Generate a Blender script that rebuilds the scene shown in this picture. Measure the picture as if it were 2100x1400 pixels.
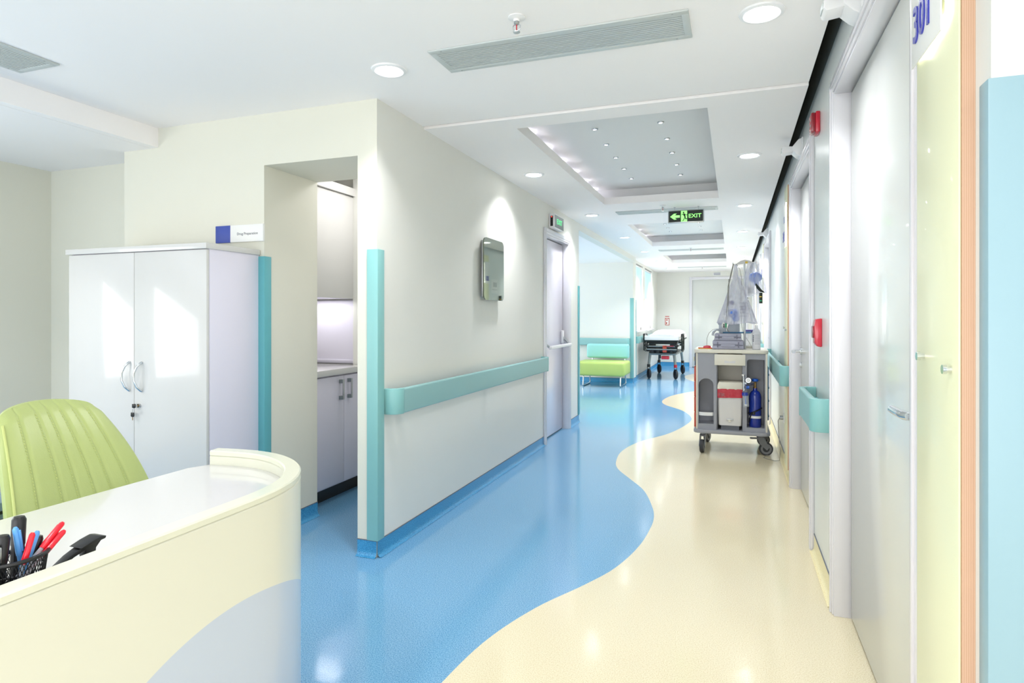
import bpy, bmesh, math, random
from mathutils import Vector, Matrix
random.seed(7)
S = bpy.context.scene
C = S.collection
for o in list(bpy.data.objects): bpy.data.objects.remove(o)
PI = math.pi
TH = math.atan(455/1269.0)          # the camera is turned this far left of the corridor's axis

# ---------------------------------------------------------------- camera
cam = bpy.data.cameras.new('camera'); camo = bpy.data.objects.new('camera', cam); C.objects.link(camo)
camo.location = (0, 0, 1.28); camo.rotation_euler = (PI/2, 0, TH)
cam.sensor_width = 36; cam.lens = 1269/2100*36; cam.shift_y = -50/2100
cam.clip_start = .05; cam.clip_end = 200
S.camera = camo
# ---------------------------------------------------------------- world, big lights, exposure
w = bpy.data.worlds.new('world'); S.world = w; w.use_nodes = True
bg = w.node_tree.nodes['Background']; bg.inputs[0].default_value = (.97, .98, 1, 1); bg.inputs[1].default_value = 1.5
S.view_settings.view_transform = 'Standard'; S.view_settings.look = 'None'
S.view_settings.gamma = 1; S.view_settings.use_curve_mapping = False
S.view_settings.exposure = 0.4

def area(name, loc, rot, sx, sy, power, col=(1, 1, 1), shape='RECTANGLE', spread=180):
    l = bpy.data.lights.new(name, 'AREA'); l.shape = shape; l.size = sx
    if shape in ('RECTANGLE', 'ELLIPSE'): l.size_y = sy
    l.energy = power; l.color = col; l.spread = math.radians(spread)
    o = bpy.data.objects.new(name, l); C.objects.link(o); o.location = loc; o.rotation_euler = rot
    return o
# daylight entering: alcove window side, corridor windows; added fills after them
area('alcove_daylight', (-5.6, 9.6, 1.45), (0, -PI/2, 0), 1.7, 3.6, 62, (1, .99, .95))
area('corridor_window_daylight', (-2.15, 13.9, 1.7), (0, -PI/2, 0), 1.3, 2.8, 60, (1, .99, .97))
area('lobby_fill', (-1.6, -2.9, 1.2), (math.radians(105), 0, 0), 4.5, 1.6, 50, (.98, .99, 1))  # added unseen fill behind the camera, tilted up to brighten the ceiling

area('office_fill', (-4.55, .3, 1.45), (0, math.radians(-100), 0), 1.2, 2.4, 26, (1, 1, .98))  # added unseen fill for the lowered ceiling; the wall has no window
area('worktop_fill', (-2.97, 3.95, 1.41), (0, 0, 0), .35, .12, 1.1, (1, .98, 1))  # added fill that brightens the splashback; no fitting under the cabinet
# ---------------------------------------------------------------- materials
def lin(h):
    h = h.lstrip('#'); r = [int(h[i:i+2], 16)/255 for i in (0, 2, 4)]
    return tuple(c/12.92 if c <= .04045 else ((c+.055)/1.055)**2.4 for c in r) + (1,)
MT = {}
def mat(name, hexc, rough=.5, metal=0, coat=0, emit=0, alpha=1, trans=0, bump=0, bscale=60, var=0, vscale=3, spec=.5):
    m = bpy.data.materials.new(name); m.use_nodes = True; nt = m.node_tree; N = nt.nodes; L = nt.links
    p = N['Principled BSDF']; c = lin(hexc)
    p.inputs['Base Color'].default_value = c; p.inputs['Roughness'].default_value = rough
    p.inputs['Metallic'].default_value = metal; p.inputs['Coat Weight'].default_value = coat
    p.inputs['Coat Roughness'].default_value = .05
    p.inputs['Specular IOR Level'].default_value = spec
    p.inputs['Transmission Weight'].default_value = trans; p.inputs['Alpha'].default_value = alpha
    if emit:
        p.inputs['Emission Color'].default_value = c; p.inputs['Emission Strength'].default_value = emit
    tc = N.new('ShaderNodeTexCoord')
    if var or True:
        n = N.new('ShaderNodeTexNoise'); n.inputs['Scale'].default_value = vscale; n.inputs['Detail'].default_value = 3
        L.new(tc.outputs['Object'], n.inputs['Vector'])
        mx = N.new('ShaderNodeMix'); mx.data_type = 'RGBA'
        v = max(var, .01)
        mx.inputs[6].default_value = tuple(x*(1-v) for x in c[:3])+(1,); mx.inputs[7].default_value = tuple(min(1, x*(1+v*.5)) for x in c[:3])+(1,)
        L.new(n.outputs['Fac'], mx.inputs[0]); L.new(mx.outputs[2], p.inputs['Base Color'])
    if bump:
        n2 = N.new('ShaderNodeTexNoise'); n2.inputs['Scale'].default_value = bscale; n2.inputs['Detail'].default_value = 4
        L.new(tc.outputs['Object'], n2.inputs['Vector'])
        b = N.new('ShaderNodeBump'); b.inputs['Strength'].default_value = bump; b.inputs['Distance'].default_value = .01
        L.new(n2.outputs['Fac'], b.inputs['Height']); L.new(b.outputs['Normal'], p.inputs['Normal'])
    MT[name] = m; return m

def speckle(name, base, light, dark, rough=.12):
    m = bpy.data.materials.new(name); m.use_nodes = True; nt = m.node_tree; N = nt.nodes; L = nt.links
    p = N['Principled BSDF']; tc = N.new('ShaderNodeTexCoord')
    n1 = N.new('ShaderNodeTexNoise'); n1.inputs['Scale'].default_value = 230; n1.inputs['Detail'].default_value = 3; n1.inputs['Roughness'].default_value = .7
    L.new(tc.outputs['Object'], n1.inputs['Vector'])
    r1 = N.new('ShaderNodeValToRGB'); e = r1.color_ramp.elements
    e[0].position = .36; e[0].color = lin(dark); e[1].position = .62; e[1].color = lin(light)
    mid = r1.color_ramp.elements.new(.48); mid.color = lin(base)
    L.new(n1.outputs['Fac'], r1.inputs[0])
    vo = N.new('ShaderNodeTexVoronoi'); vo.inputs['Scale'].default_value = 150
    L.new(tc.outputs['Object'], vo.inputs['Vector'])
    r2 = N.new('ShaderNodeValToRGB'); f = r2.color_ramp.elements
    f[0].position = .10; f[0].color = (1, 1, 1, 1); f[1].position = .17; f[1].color = (0, 0, 0, 1)
    L.new(vo.outputs['Distance'], r2.inputs[0])
    sc = N.new('ShaderNodeMath'); sc.operation = 'MULTIPLY'; sc.inputs[1].default_value = .30; L.new(r2.outputs[0], sc.inputs[0])
    mx = N.new('ShaderNodeMix'); mx.data_type = 'RGBA'
    L.new(sc.outputs[0], mx.inputs[0]); L.new(r1.outputs[0], mx.inputs[6]); mx.inputs[7].default_value = lin(dark)
    L.new(mx.outputs[2], p.inputs['Base Color'])
    n3 = N.new('ShaderNodeTexNoise'); n3.inputs['Scale'].default_value = 9; n3.inputs['Detail'].default_value = 2
    L.new(tc.outputs['Object'], n3.inputs['Vector'])
    b = N.new('ShaderNodeBump'); b.inputs['Strength'].default_value = .06; b.inputs['Distance'].default_value = .01
    L.new(n3.outputs['Fac'], b.inputs['Height']); L.new(b.outputs['Normal'], p.inputs['Normal'])
    p.inputs['Roughness'].default_value = rough; p.inputs['Specular IOR Level'].default_value = .6
    MT[name] = m; return m

mat('wall_cream', 'E6E6DF', .55, bump=.05, bscale=200)
mat('wall_green', 'DEDDCF', .55, bump=.05, bscale=200)
mat('wall_panel', 'E3E8E6', .28)
mat('void', '6A6F6D', .9, var=.3, vscale=8)
mat('ceiling_white', 'FBF8F7', .7)
mat('cove_grey', 'E9EAEA', .6)
speckle('vinyl_blue', '6AA1C8', '8CB9D8', '3F7AA6')
speckle('vinyl_cream', 'E0D6B6', 'E9E0C5', 'CFC09A')
speckle('vinyl_deep', '2F8FC4', '58A9D4', '0F6299', .3)
speckle('vinyl_yellow', 'EFE3B0', 'F5ECC4', 'DCCB90', .3)
mat('teal', '86BDBB', .38, bump=.02)
mat('teal_lit', '8FB0BC', .38, bump=.02)  # same plastic as the other guards, stronger light put into its colour
mat('teal_deep', '5FAAB2', .38, bump=.02)
mat('rail_teal', '90BDBC', .42, bump=.03, bscale=400)
mat('white_lam', 'D3D2CF', .16, coat=.4)
mat('white_lam_matt', 'DEDBE8', .35)
mat('white_paint', 'EFEFF0', .35)
mat('frame_white', 'E2E1E6', .25, coat=.3)
mat('door_white', 'D9DCD7', .22, coat=.3)
mat('door_lilac', 'E6E3EE', .2, coat=.3)
mat('black_gap', '15221E', .6)
mat('grille', 'C9CFCE', .45, .2)
mat('grille_dark', '5C6262', .7)
mat('chrome', 'D8DCE0', .16, 1)
mat('steel', 'B9BCBE', .3, 1)
mat('brass', 'A08050', .3, 1)
mat('black_plastic', '17181A', .35, bump=.02)
mat('dark_metal', '2C3331', .4, .5)
mat('grey_metal', '8C9596', .4, .6)
mat('rubber', '34363A', .6)
mat('wheel_grey', '77797E', .45)
mat('desk_yellow', 'EFF1CB', .28, coat=.2)
mat('desk_rim', 'DEDFCB', .25, coat=.3)
mat('leather_green', 'B2BF78', .36, bump=.08, bscale=260, var=.03)
mat('thread', 'C0C97C', .6)
mat('sofa_green', 'B3CA6E', .5, bump=.05)
mat('sofa_aqua', '92D0CE', .5, bump=.05)
mat('panel_yellow', 'EFF1CC', .35, coat=.15)
mat('sign_white', 'EFF0EE', .3)
mat('sign_blue', '3A4FA8', .45, var=.08, vscale=30)
mat('number_blue', '3A3FB0', .25, coat=.3)
mat('ink_grey', '6A6E78', .6)
mat('red', 'CC1F38', .25, coat=.5)
mat('red_dark', '8E0D22', .25, coat=.5)
mat('red_drawer', 'C24A36', .4)
mat('bag_red', 'C02036', .35, bump=.3, bscale=40)
mat('exit_black', '0B1C12', .4)
mat('exit_panel', '7C8683', .4)
mat('exit_glow', '8FF57A', .5, emit=1.0)
mat('exit_glow2', '4EE08A', .5, emit=.9)
mat('led_red', 'F03A30', .5, emit=2)
mat('lamp', 'FFFFFF', .5, emit=14)
mat('spot', 'F6F2FF', .5, emit=14)
mat('sign_light', 'FFFFFF', .5, emit=4)
mat('mirror', '858B80', .03, 1)
mat('cart_grey', '9C9EA6', .45)
mat('cart_dark', '70737B', .5)
mat('cart_cream', 'E6E1D2', .4)
mat('bin_white', 'DCDAD8', .4)
mat('case_grey', 'A9A9BA', .45)
mat('case_dark', '7A7B8C', .5)
mat('o2_blue', '16329A', .22, coat=.6)
mat('knob_blue', '1E5FC4', .35)
mat('print_grey', '8E8E9C', .6)
mat('blue_shelf', '2F6E97', .4)
mat('monitor_grey', 'C4CACF', .4)
mat('mask_blue', '5F8AE0', .3)
mat('mask_purple', '55508F', .4)
mat('yellow', 'E7C445', .5)
mat('clear', 'E8F0F8', .08, alpha=.28)
mat('bottle_white', 'EDEDF1', .3, alpha=.9)
mat('cable', '8E8B82', .5)
mat('sheet_white', 'F6F6F8', .7, bump=.4, bscale=12)
mat('pen_clear', 'DDE4EE', .1, alpha=.6)
mat('pen_blue', '62A8EE', .2, alpha=.9)
mat('pen_red', 'EC2436', .22)
mat('green_clip', '2F9A6A', .4)
mat('blue_grey', '7C93A3', .4)
mat('paper', 'F2F2EE', .7)
mat('glass', 'F2FAFF', .02, alpha=.12)

def blind_mat():
    m = mat('blind_cloth', 'CFE9F4', .8); nt = m.node_tree; N = nt.nodes; L = nt.links
    p = N['Principled BSDF']; out = N['Material Output']
    t = N.new('ShaderNodeBsdfTranslucent'); t.inputs[0].default_value = lin('D6F0FA')
    a = N.new('ShaderNodeMixShader'); a.inputs[0].default_value = .25
    L.new(p.outputs[0], a.inputs[1]); L.new(t.outputs[0], a.inputs[2]); L.new(a.outputs[0], out.inputs[0])
blind_mat()
def film(name, h, k, printed=False):
    m = mat(name, h, .3); nt = m.node_tree; N = nt.nodes; L = nt.links
    p = N['Principled BSDF']; out = N['Material Output']; tc = N.new('ShaderNodeTexCoord')
    t = N.new('ShaderNodeBsdfTransparent'); a = N.new('ShaderNodeMixShader')
    n = N.new('ShaderNodeTexNoise'); n.inputs['Scale'].default_value = 25; n.inputs['Detail'].default_value = 5
    mp = N.new('ShaderNodeMapping'); mp.inputs['Scale'].default_value = (1, 1, .25)
    L.new(tc.outputs['Object'], mp.inputs[0]); L.new(mp.outputs[0], n.inputs['Vector'])
    r = N.new('ShaderNodeMapRange'); r.inputs[1].default_value = .3; r.inputs[2].default_value = .7; r.inputs[3].default_value = k-.2; r.inputs[4].default_value = k+.2
    L.new(n.outputs['Fac'], r.inputs[0])
    b = N.new('ShaderNodeBump'); b.inputs['Strength'].default_value = .6; b.inputs['Distance'].default_value = .01
    L.new(n.outputs['Fac'], b.inputs['Height']); L.new(b.outputs['Normal'], p.inputs['Normal'])
    L.new(r.outputs[0], a.inputs[0]); L.new(t.outputs[0], a.inputs[1]); L.new(p.outputs[0], a.inputs[2]); L.new(a.outputs[0], out.inputs[0])
film('bag_film', 'DADAE6', .50)
film('bag_film_thin', 'E2E2EC', .40)
def disc_print(m, cy, cz, r, h):
    """a big printed disc of another colour on the desk front, centre (y, z) in the desk's own frame"""
    nt = m.node_tree; N = nt.nodes; L = nt.links; p = N['Principled BSDF']; tc = N.new('ShaderNodeTexCoord')
    s = N.new('ShaderNodeSeparateXYZ'); L.new(tc.outputs['Object'], s.inputs[0])
    def mth(op, a, b):
        n = N.new('ShaderNodeMath'); n.operation = op
        for i, v in enumerate((a, b)):
            if isinstance(v, (int, float)): n.inputs[i].default_value = v
            elif v is not None: L.new(v, n.inputs[i])
        return n.outputs[0]
    dy = mth('SUBTRACT', s.outputs[1], cy); dz = mth('SUBTRACT', s.outputs[2], cz)
    d = mth('SQRT', mth('ADD', mth('MULTIPLY', dy, dy), mth('MULTIPLY', dz, dz)), None)
    f = mth('LESS_THAN', d, r)
    old = p.inputs['Base Color'].links[0].from_socket
    mx = N.new('ShaderNodeMix'); mx.data_type = 'RGBA'; L.new(f, mx.inputs[0]); L.new(old, mx.inputs[6]); mx.inputs[7].default_value = lin(h)
    L.new(mx.outputs[2], p.inputs['Base Color'])
def wood():
    m = mat('wood', 'D9A88A', .5); nt = m.node_tree; N = nt.nodes; L = nt.links; p = N['Principled BSDF']
    tc = N.new('ShaderNodeTexCoord'); wv = N.new('ShaderNodeTexWave'); wv.bands_direction = 'X'; wv.inputs['Scale'].default_value = 90; wv.inputs['Distortion'].default_value = .6
    L.new(tc.outputs['Object'], wv.inputs['Vector'])
    r = N.new('ShaderNodeValToRGB'); r.color_ramp.elements[0].color = lin('CBA286'); r.color_ramp.elements[1].color = lin('D8B499')
    L.new(wv.outputs['Fac'], r.inputs[0]); L.new(r.outputs[0], p.inputs['Base Color'])
wood()

# ---------------------------------------------------------------- mesh helpers
class B:
    def __init__(s): s.bm = bmesh.new(); s.mats = []
    def mi(s, m):
        if m not in s.mats: s.mats.append(m)
        return s.mats.index(m)
    def add(s, t, m, smooth=False, mx=None):
        if mx is not None: bmesh.ops.transform(t, matrix=mx, verts=t.verts)
        i = s.mi(m)
        for f in t.faces: f.material_index = i; f.smooth = smooth
        me = bpy.data.meshes.new('t'); t.to_mesh(me); t.free(); s.bm.from_mesh(me); bpy.data.meshes.remove(me); return s
    def box(s, x0, x1, y0, y1, z0, z1, m, bev=0, seg=2, mx=None, smooth=False):
        t = bmesh.new(); bmesh.ops.create_cube(t, size=1)
        for v in t.verts: v.co = Vector(((x0+x1)/2+v.co.x*(x1-x0), (y0+y1)/2+v.co.y*(y1-y0), (z0+z1)/2+v.co.z*(z1-z0)))
        if bev: bmesh.ops.bevel(t, geom=t.edges[:], offset=bev, segments=seg, affect='EDGES', profile=.5)
        return s.add(t, m, smooth or bev > 0, mx)
    def cyl(s, p0, p1, r0, m, r1=None, seg=20, smooth=True):
        r1 = r0 if r1 is None else r1; p0 = Vector(p0); p1 = Vector(p1); d = p1-p0
        t = bmesh.new(); bmesh.ops.create_cone(t, cap_ends=True, segments=seg, radius1=r0, radius2=r1, depth=d.length)
        mx = Matrix.Translation((p0+p1)/2) @ d.to_track_quat('Z', 'Y').to_matrix().to_4x4()
        return s.add(t, m, smooth, mx)
    def sph(s, c, r, m, sc=(1, 1, 1), seg=16, mx=None):
        t = bmesh.new(); bmesh.ops.create_uvsphere(t, u_segments=seg, v_segments=max(8, seg//2), radius=r)
        M_ = Matrix.Translation(c) @ Matrix.Diagonal((*sc, 1))
        return s.add(t, m, True, M_ if mx is None else mx @ M_)
    def tube(s, pts, r, m, seg=10, closed=False):
        t = bmesh.new(); pts = [Vector(p) for p in pts]; n = len(pts); rings = []
        up = None
        for i, p in enumerate(pts):
            a = pts[(i-1) % n] if (i > 0 or closed) else p; b = pts[(i+1) % n] if (i < n-1 or closed) else p
            d = (b-a).normalized()
            if up is None: up = d.orthogonal().normalized()
            up = (up-d*up.dot(d)).normalized(); q = d.cross(up)
            rr = r[i] if isinstance(r, (list, tuple)) else r
            rings.append([t.verts.new(p+(up*math.cos(2*PI*k/seg)+q*math.sin(2*PI*k/seg))*rr) for k in range(seg)])
        for i in range(n if closed else n-1):
            A = rings[i]; D = rings[(i+1) % n]
            for k in range(seg): t.faces.new((A[k], A[(k+1) % seg], D[(k+1) % seg], D[k]))
        if not closed: t.faces.new(rings[0][::-1]); t.faces.new(rings[-1])
        bmesh.ops.recalc_face_normals(t, faces=t.faces)
        return s.add(t, m, True)
    def lathe(s, prof, c, m, seg=28, mx=None, sx=1, sy=1):
        t = bmesh.new(); rings = []
        for r, z in prof:
            rings.append([t.verts.new((sx*r*math.cos(2*PI*k/seg), sy*r*math.sin(2*PI*k/seg), z)) for k in range(seg)])
        for A, D in zip(rings, rings[1:]):
            for k in range(seg): t.faces.new((A[k], A[(k+1) % seg], D[(k+1) % seg], D[k]))
        if prof[0][0] > 1e-5: t.faces.new(rings[0][::-1])
        if prof[-1][0] > 1e-5: t.faces.new(rings[-1])
        bmesh.ops.remove_doubles(t, verts=t.verts, dist=1e-6)
        bmesh.ops.recalc_face_normals(t, faces=t.faces)
        M_ = Matrix.Translation(c)
        return s.add(t, m, True, M_ if mx is None else M_ @ mx)
    def prism(s, poly, a, b, m, ax='z', bev=0, smooth=False, mx=None):
        """poly: 2D points; ax z -> (x,y), y -> (x,z), x -> (y,z); extruded from a to b along ax"""
        t = bmesh.new()
        def pt(p, h): return {'z': (p[0], p[1], h), 'y': (p[0], h, p[1]), 'x': (h, p[0], p[1])}[ax]
        lo = [t.verts.new(pt(p, a)) for p in poly]; hi = [t.verts.new(pt(p, b)) for p in poly]; n = len(poly)
        t.faces.new(lo[::-1]); t.faces.new(hi)
        for i in range(n): t.faces.new((lo[i], lo[(i+1) % n], hi[(i+1) % n], hi[i]))
        bmesh.ops.recalc_face_normals(t, faces=t.faces)
        if bev: bmesh.ops.bevel(t, geom=t.edges[:], offset=bev, segments=2, affect='EDGES', profile=.5)
        return s.add(t, m, smooth, mx)
    def grid(s, rows, m, closed=False, smooth=True, thick=0):
        t = bmesh.new(); V = [[t.verts.new(p) for p in r] for r in rows]
        for A, D in zip(V, V[1:]):
            n = len(A)
            for k in range(n if closed else n-1): t.faces.new((A[k], A[(k+1) % n], D[(k+1) % n], D[k]))
        bmesh.ops.recalc_face_normals(t, faces=t.faces)
        if thick: bmesh.ops.solidify(t, geom=t.faces[:], thickness=thick)
        return s.add(t, m, smooth)
    def text(s, body, size, m, mx, depth=.002, bold=0, align='CENTER', sx=1):
        cu = bpy.data.curves.new('t', 'FONT'); cu.body = body; cu.size = size; cu.extrude = depth; cu.offset = bold
        cu.align_x = align; cu.align_y = 'CENTER'; cu.resolution_u = 6
        o = bpy.data.objects.new('t', cu); C.objects.link(o)
        dg = bpy.context.evaluated_depsgraph_get(); me = bpy.data.meshes.new_from_object(o.evaluated_get(dg))
        t = bmesh.new(); t.from_mesh(me); bpy.data.objects.remove(o); bpy.data.curves.remove(cu); bpy.data.meshes.remove(me)
        return s.add(t, m, False, mx @ Matrix.Diagonal((sx, 1, 1, 1)))

def rr(x0, x1, y0, y1, r, n=6):
    P = []
    for cx, cy, a in ((x1-r, y0+r, -90), (x1-r, y1-r, 0), (x0+r, y1-r, 90), (x0+r, y0+r, 180)):
        for k in range(n+1):
            t = math.radians(a+90*k/n); P.append((cx+r*math.cos(t), cy+r*math.sin(t)))
    return P
def obj(name, b, parent=None, loc=(0, 0, 0), sharp=True, **tags):
    me = bpy.data.meshes.new(name); b.bm.to_mesh(me); b.bm.free()
    for m in b.mats: me.materials.append(MT[m])
    if sharp:
        try: me.set_sharp_from_angle(angle=math.radians(38))
        except Exception: pass
    o = bpy.data.objects.new(name, me); C.objects.link(o); o.location = loc
    if parent: o.parent = parent
    for k, v in tags.items(): o[k] = v
    return o
def thing(name, loc, label=None, category=None, group=None, kind=None, rz=0):
    o = bpy.data.objects.new(name, None); C.objects.link(o); o.location = loc; o.rotation_euler = (0, 0, rz); o.empty_display_size = .1
    if label: o['label'] = label
    if category: o['category'] = category
    if group: o['group'] = group
    if kind: o['kind'] = kind
    return o
def struct(name, b, loc=(0, 0, 0)): return obj(name, b, loc=loc, kind='structure')
def copy_tree(o, parent=None, loc=None, **tags):
    c = o.copy(); C.objects.link(c)
    if parent: c.parent = parent
    if loc is not None: c.location = loc
    for k, v in tags.items(): c[k] = v
    for ch in [x for x in bpy.data.objects if x.parent == o and x is not c]: copy_tree(ch, c)
    return c
FX = Matrix(((0, 0, 1, 0), (1, 0, 0, 0), (0, 1, 0, 0), (0, 0, 0, 1)))    # text plane facing +X, reading towards +Y
FXm = Matrix(((0, 0, -1, 0), (-1, 0, 0, 0), (0, 1, 0, 0), (0, 0, 0, 1)))  # facing -X, reading towards -Y
FYm = Matrix(((1, 0, 0, 0), (0, 0, -1, 0), (0, 1, 0, 0), (0, 0, 0, 1)))   # facing -Y, reading towards +X
def T(x, y, z): return Matrix.Translation((x, y, z))

# ================================================================= SETTING
XL, XR, ZC, ZN = -1.79, .415, 2.432, 2.445
# ---- floor: one sheet, the wavy seam between blue and cream vinyl
cur = [(-.99, 1.1), (-.985, 1.5), (-.964, 1.955), (-.922, 2.284), (-.82, 2.606), (-.671, 2.908), (-.573, 3.145), (-.5, 3.492), (-.476, 3.842), (-.482, 4.036), (-.516, 4.24), (-.628, 4.636), (-.785, 4.948), (-.915, 5.203), (-.978, 5.44), (-1.008, 5.913), (-.918, 6.411), (-.681, 6.976), (-.531, 7.653), (-.506, 8.155), (-.659, 8.751), (-.937, 9.251), (-1.03, 9.663), (-.967, 10.305), (-.811, 10.771), (-.62, 11.2), (-.52, 11.8), (-.56, 12.3), (-.758, 12.801), (-.90, 13.2), (-.997, 13.786), (-.93, 14.3), (-.70, 14.9), (-.5, 15.5), (-.5, 16.4)]
def xb(y):
    if y <= cur[0][1]: return cur[0][0]
    for i in range(len(cur)-1):
        (x0, y0), (x1, y1) = cur[i], cur[i+1]
        if y0 <= y <= y1:
            xm = cur[i-1] if i else cur[0]; xp = cur[i+2] if i+2 < len(cur) else cur[-1]
            h = y1-y0; t = (y-y0)/h
            m0 = (x1-xm[0])/(y1-xm[1]) if y1 != xm[1] else 0; m1 = (xp[0]-x0)/(xp[1]-y0)
            return (2*t**3-3*t*t+1)*x0+(t**3-2*t*t+t)*h*m0+(-2*t**3+3*t*t)*x1+(t**3-t*t)*h*m1
    return cur[-1][0]
b = B(); t = bmesh.new(); ib, ic, isl = b.mi('vinyl_blue'), b.mi('vinyl_cream'), b.mi('void')
ys = [-4, -2, 0, .6]+[1+.05*i for i in range(311)]; prev = None
for y in ys:
    x = xb(y); r = [t.verts.new(p) for p in ((-7, y, 0), (x, y, 0), (3, y, 0))]
    if prev:
        f = t.faces.new((prev[0], prev[1], r[1], r[0])); f.material_index = 0
        f = t.faces.new((prev[1], prev[2], r[2], r[1])); f.material_index = 1
    prev = r
b.bm.free(); b.bm = t
struct('floor', b)
# ---- ceiling: near plane, corridor part with three recessed trays, lower part at the far left
b = B()
def slab(x0, x1, y0, y1, z, h=.04): b.box(x0, x1, y0, y1, z, z+h, 'ceiling_white')
slab(-3.345, .35, -3, 3.38, ZN)                                    # near ceiling
slab(.35, 3, -3, 1.2, ZN)
slab(XL-.12, .35, 3.392, 3.57, ZC)
COF = [(-1.25, -.137, 3.57, 6.29), (-1.25, -.137, 7.75, 10.25), (-1.25, -.137, 11.85, 13.6)]
yy = 3.57
for x0, x1, y0, y1 in COF:
    slab(XL-.12, .35, yy, y0, ZC)
    slab(XL-.12, x0, y0, y1, ZC); slab(x1, .35, y0, y1, ZC)
    yy = y1
slab(XL-.12, .35, yy, 16.4, ZC)
b.box(-3.40, -3.346, -3, 2.86, 2.326, ZN+.04, 'ceiling_white')       # step down at the far left
b.box(-6.5, -3.401, -3, 3.1, 2.325, 2.36, 'ceiling_white')
b.box(-6.5, XL-.12, 7.4, 12.1, 2.35, 2.40, 'ceiling_white')          # alcove ceiling
b.box(-3.3, XL-.12, 3.34, 5.0, 2.43, 2.47, 'ceiling_white')           # drug preparation room
b.box(-6.5, 3, -3, 16.5, 2.95, 3.0, 'void')                         # slab above everything
b.box(.347, .35, 1.275, 16.4, ZN+.041, 2.95, 'void')
struct('ceiling', b)
for i, (x0, x1, y0, y1) in enumerate(COF):                            # the trays
    b = B(); e = .13; z0 = ZC+.06; z1 = ZC+.17
    for a in ((x0-.012, x0, y0-.012, y1+.012), (x1, x1+.012, y0-.012, y1+.012)): b.box(*a, ZC+.04, z0, 'ceiling_white')
    for a in ((x0, x1, y0-.012, y0), (x0, x1, y1, y1+.012)): b.box(*a, ZC+.04, z0, 'ceiling_white')
    b.box(x0-.26, x0, y0-.2, y1+.2, z0, z0+.01, 'ceiling_white'); b.box(x1, x1+.12, y0-.2, y1+.2, z0, z0+.01, 'ceiling_white')
    b.box(x0, x1, y0-.14, y0, z0, z0+.01, 'ceiling_white'); b.box(x0, x1, y1, y1+.14, z0, z0+.01, 'ceiling_white')
    b.box(x0-.28, x1+.14, y1+.12, y1+.14, z0, z1, 'cove_grey'); b.box(x0-.28, x1+.14, y0-.14, y0-.12, z0, z1, 'cove_grey')
    b.box(x0-.28, x0-.26, y0-.14, y1+.14, z0, z1, 'cove_grey'); b.box(x1+.12, x1+.14, y0-.14, y1+.14, z0, z1, 'cove_grey')
    b.box(x0-.28, x1+.14, y0-.14, y1+.14, z1, z1+.02, 'cove_grey')
    struct('trim_%d' % (i+1), b)
# ---- left walls
W = 'wall_cream'; G = 'wall_green'
b = B()                                                               # corridor wall with the exit door opening, pier, windows
X0 = XL-.12
b.box(X0, XL, 2.862, 5.98, 0, ZC+.1, W); b.box(X0, XL, 5.98, 6.90, 2.12, ZC+.1, W); b.box(X0, XL, 6.90, 7.415, 0, ZC+.1, W)
b.box(X0, XL, 7.415, 12.099, 2.345, ZC+.1, W)                            # header over the alcove
b.box(-1.90, -1.845, 12.201, 12.5, 0, ZC+.1, W)
b.box(-2.02, -1.876, 12.201, 12.55, 0, ZC+.1, W)
b.box(-2.02, -1.875, 13.75, 14.05, 0, ZC+.1, W); b.box(-2.02, -1.875, 15.35, 16.5, 0, ZC+.1, W)
for a, c in ((12.55, 13.75), (14.05, 15.35)):
    b.box(-2.02, -1.875, a, c, 0, 1.0, W); b.box(-2.02, -1.875, a, c, 2.38, ZC+.1, W)
b.box(-6.5, -1.845, 12.1, 12.2, 0, ZC+.1, W)                            # alcove back wall
struct('wall_left', b)
b = B()                                                               # wall turned to the lobby, with the opening
b.box(X0, XL, 2.860, 2.861, 0, ZC+.1, G)
b.box(-2.535, X0, 2.86, 3.34, 2.15, ZN+.1, G)
b.box(-3.633, -2.535, 2.86, 3.34, 0, ZN+.1, G)
b.box(-4.62, -3.6, 3.07, 3.34, 0, 2.6, G)
b.box(-4.74, -4.62, -3, 3.34, 0, 2.6, G)
struct('wall_front_left', b)
b = B()                                                               # room behind the opening
b.box(-3.3, X0, 4.1, 4.2, 0, 2.47, W); b.box(-3.3, -3.2, 3.34, 4.1, 0, 2.47, W)
b.box(-2.745, X0, 4.05, 4.1, 0, 2.47, W)
struct('wall_back_left', b)
# ---- far wall
b = B(); FY = 16.4
b.box(-2.0, -1.07, FY, FY+.1, 0, 2.6, W); b.box(-1.07, .33, FY, FY+.1, 2.3, 2.6, W); b.box(.33, .7, FY, FY+.1, 0, 2.6, W)
struct('wall_back', b)
# ---- right wall with the door openings
DOORS = [(1.72, 2.97), (3.81, 5.06), (8.0, 9.25), (10.9, 12.15), (13.2, 14.45)]
b = B(); y = 1.275
for a, c in DOORS:
    b.box(XR, XR+.14, y, a, 0, 2.49, 'wall_panel'); b.box(XR, XR+.14, a, c, 2.245, 2.49, 'wall_panel'); y = c
b.box(XR, XR+.14, y, FY+.1, 0, 2.49, 'wall_panel')
b.box(XR+.14, 3, 1.275, 1.40, 0, 2.49, 'wall_panel')
b.box(XR+.002, XR+.14, 1.28, FY, 2.49, 2.95, 'void'); b.box(XR+.141, 3, 1.281, 1.4, 2.49, 2.95, 'void')
struct('wall_right', b)

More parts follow.
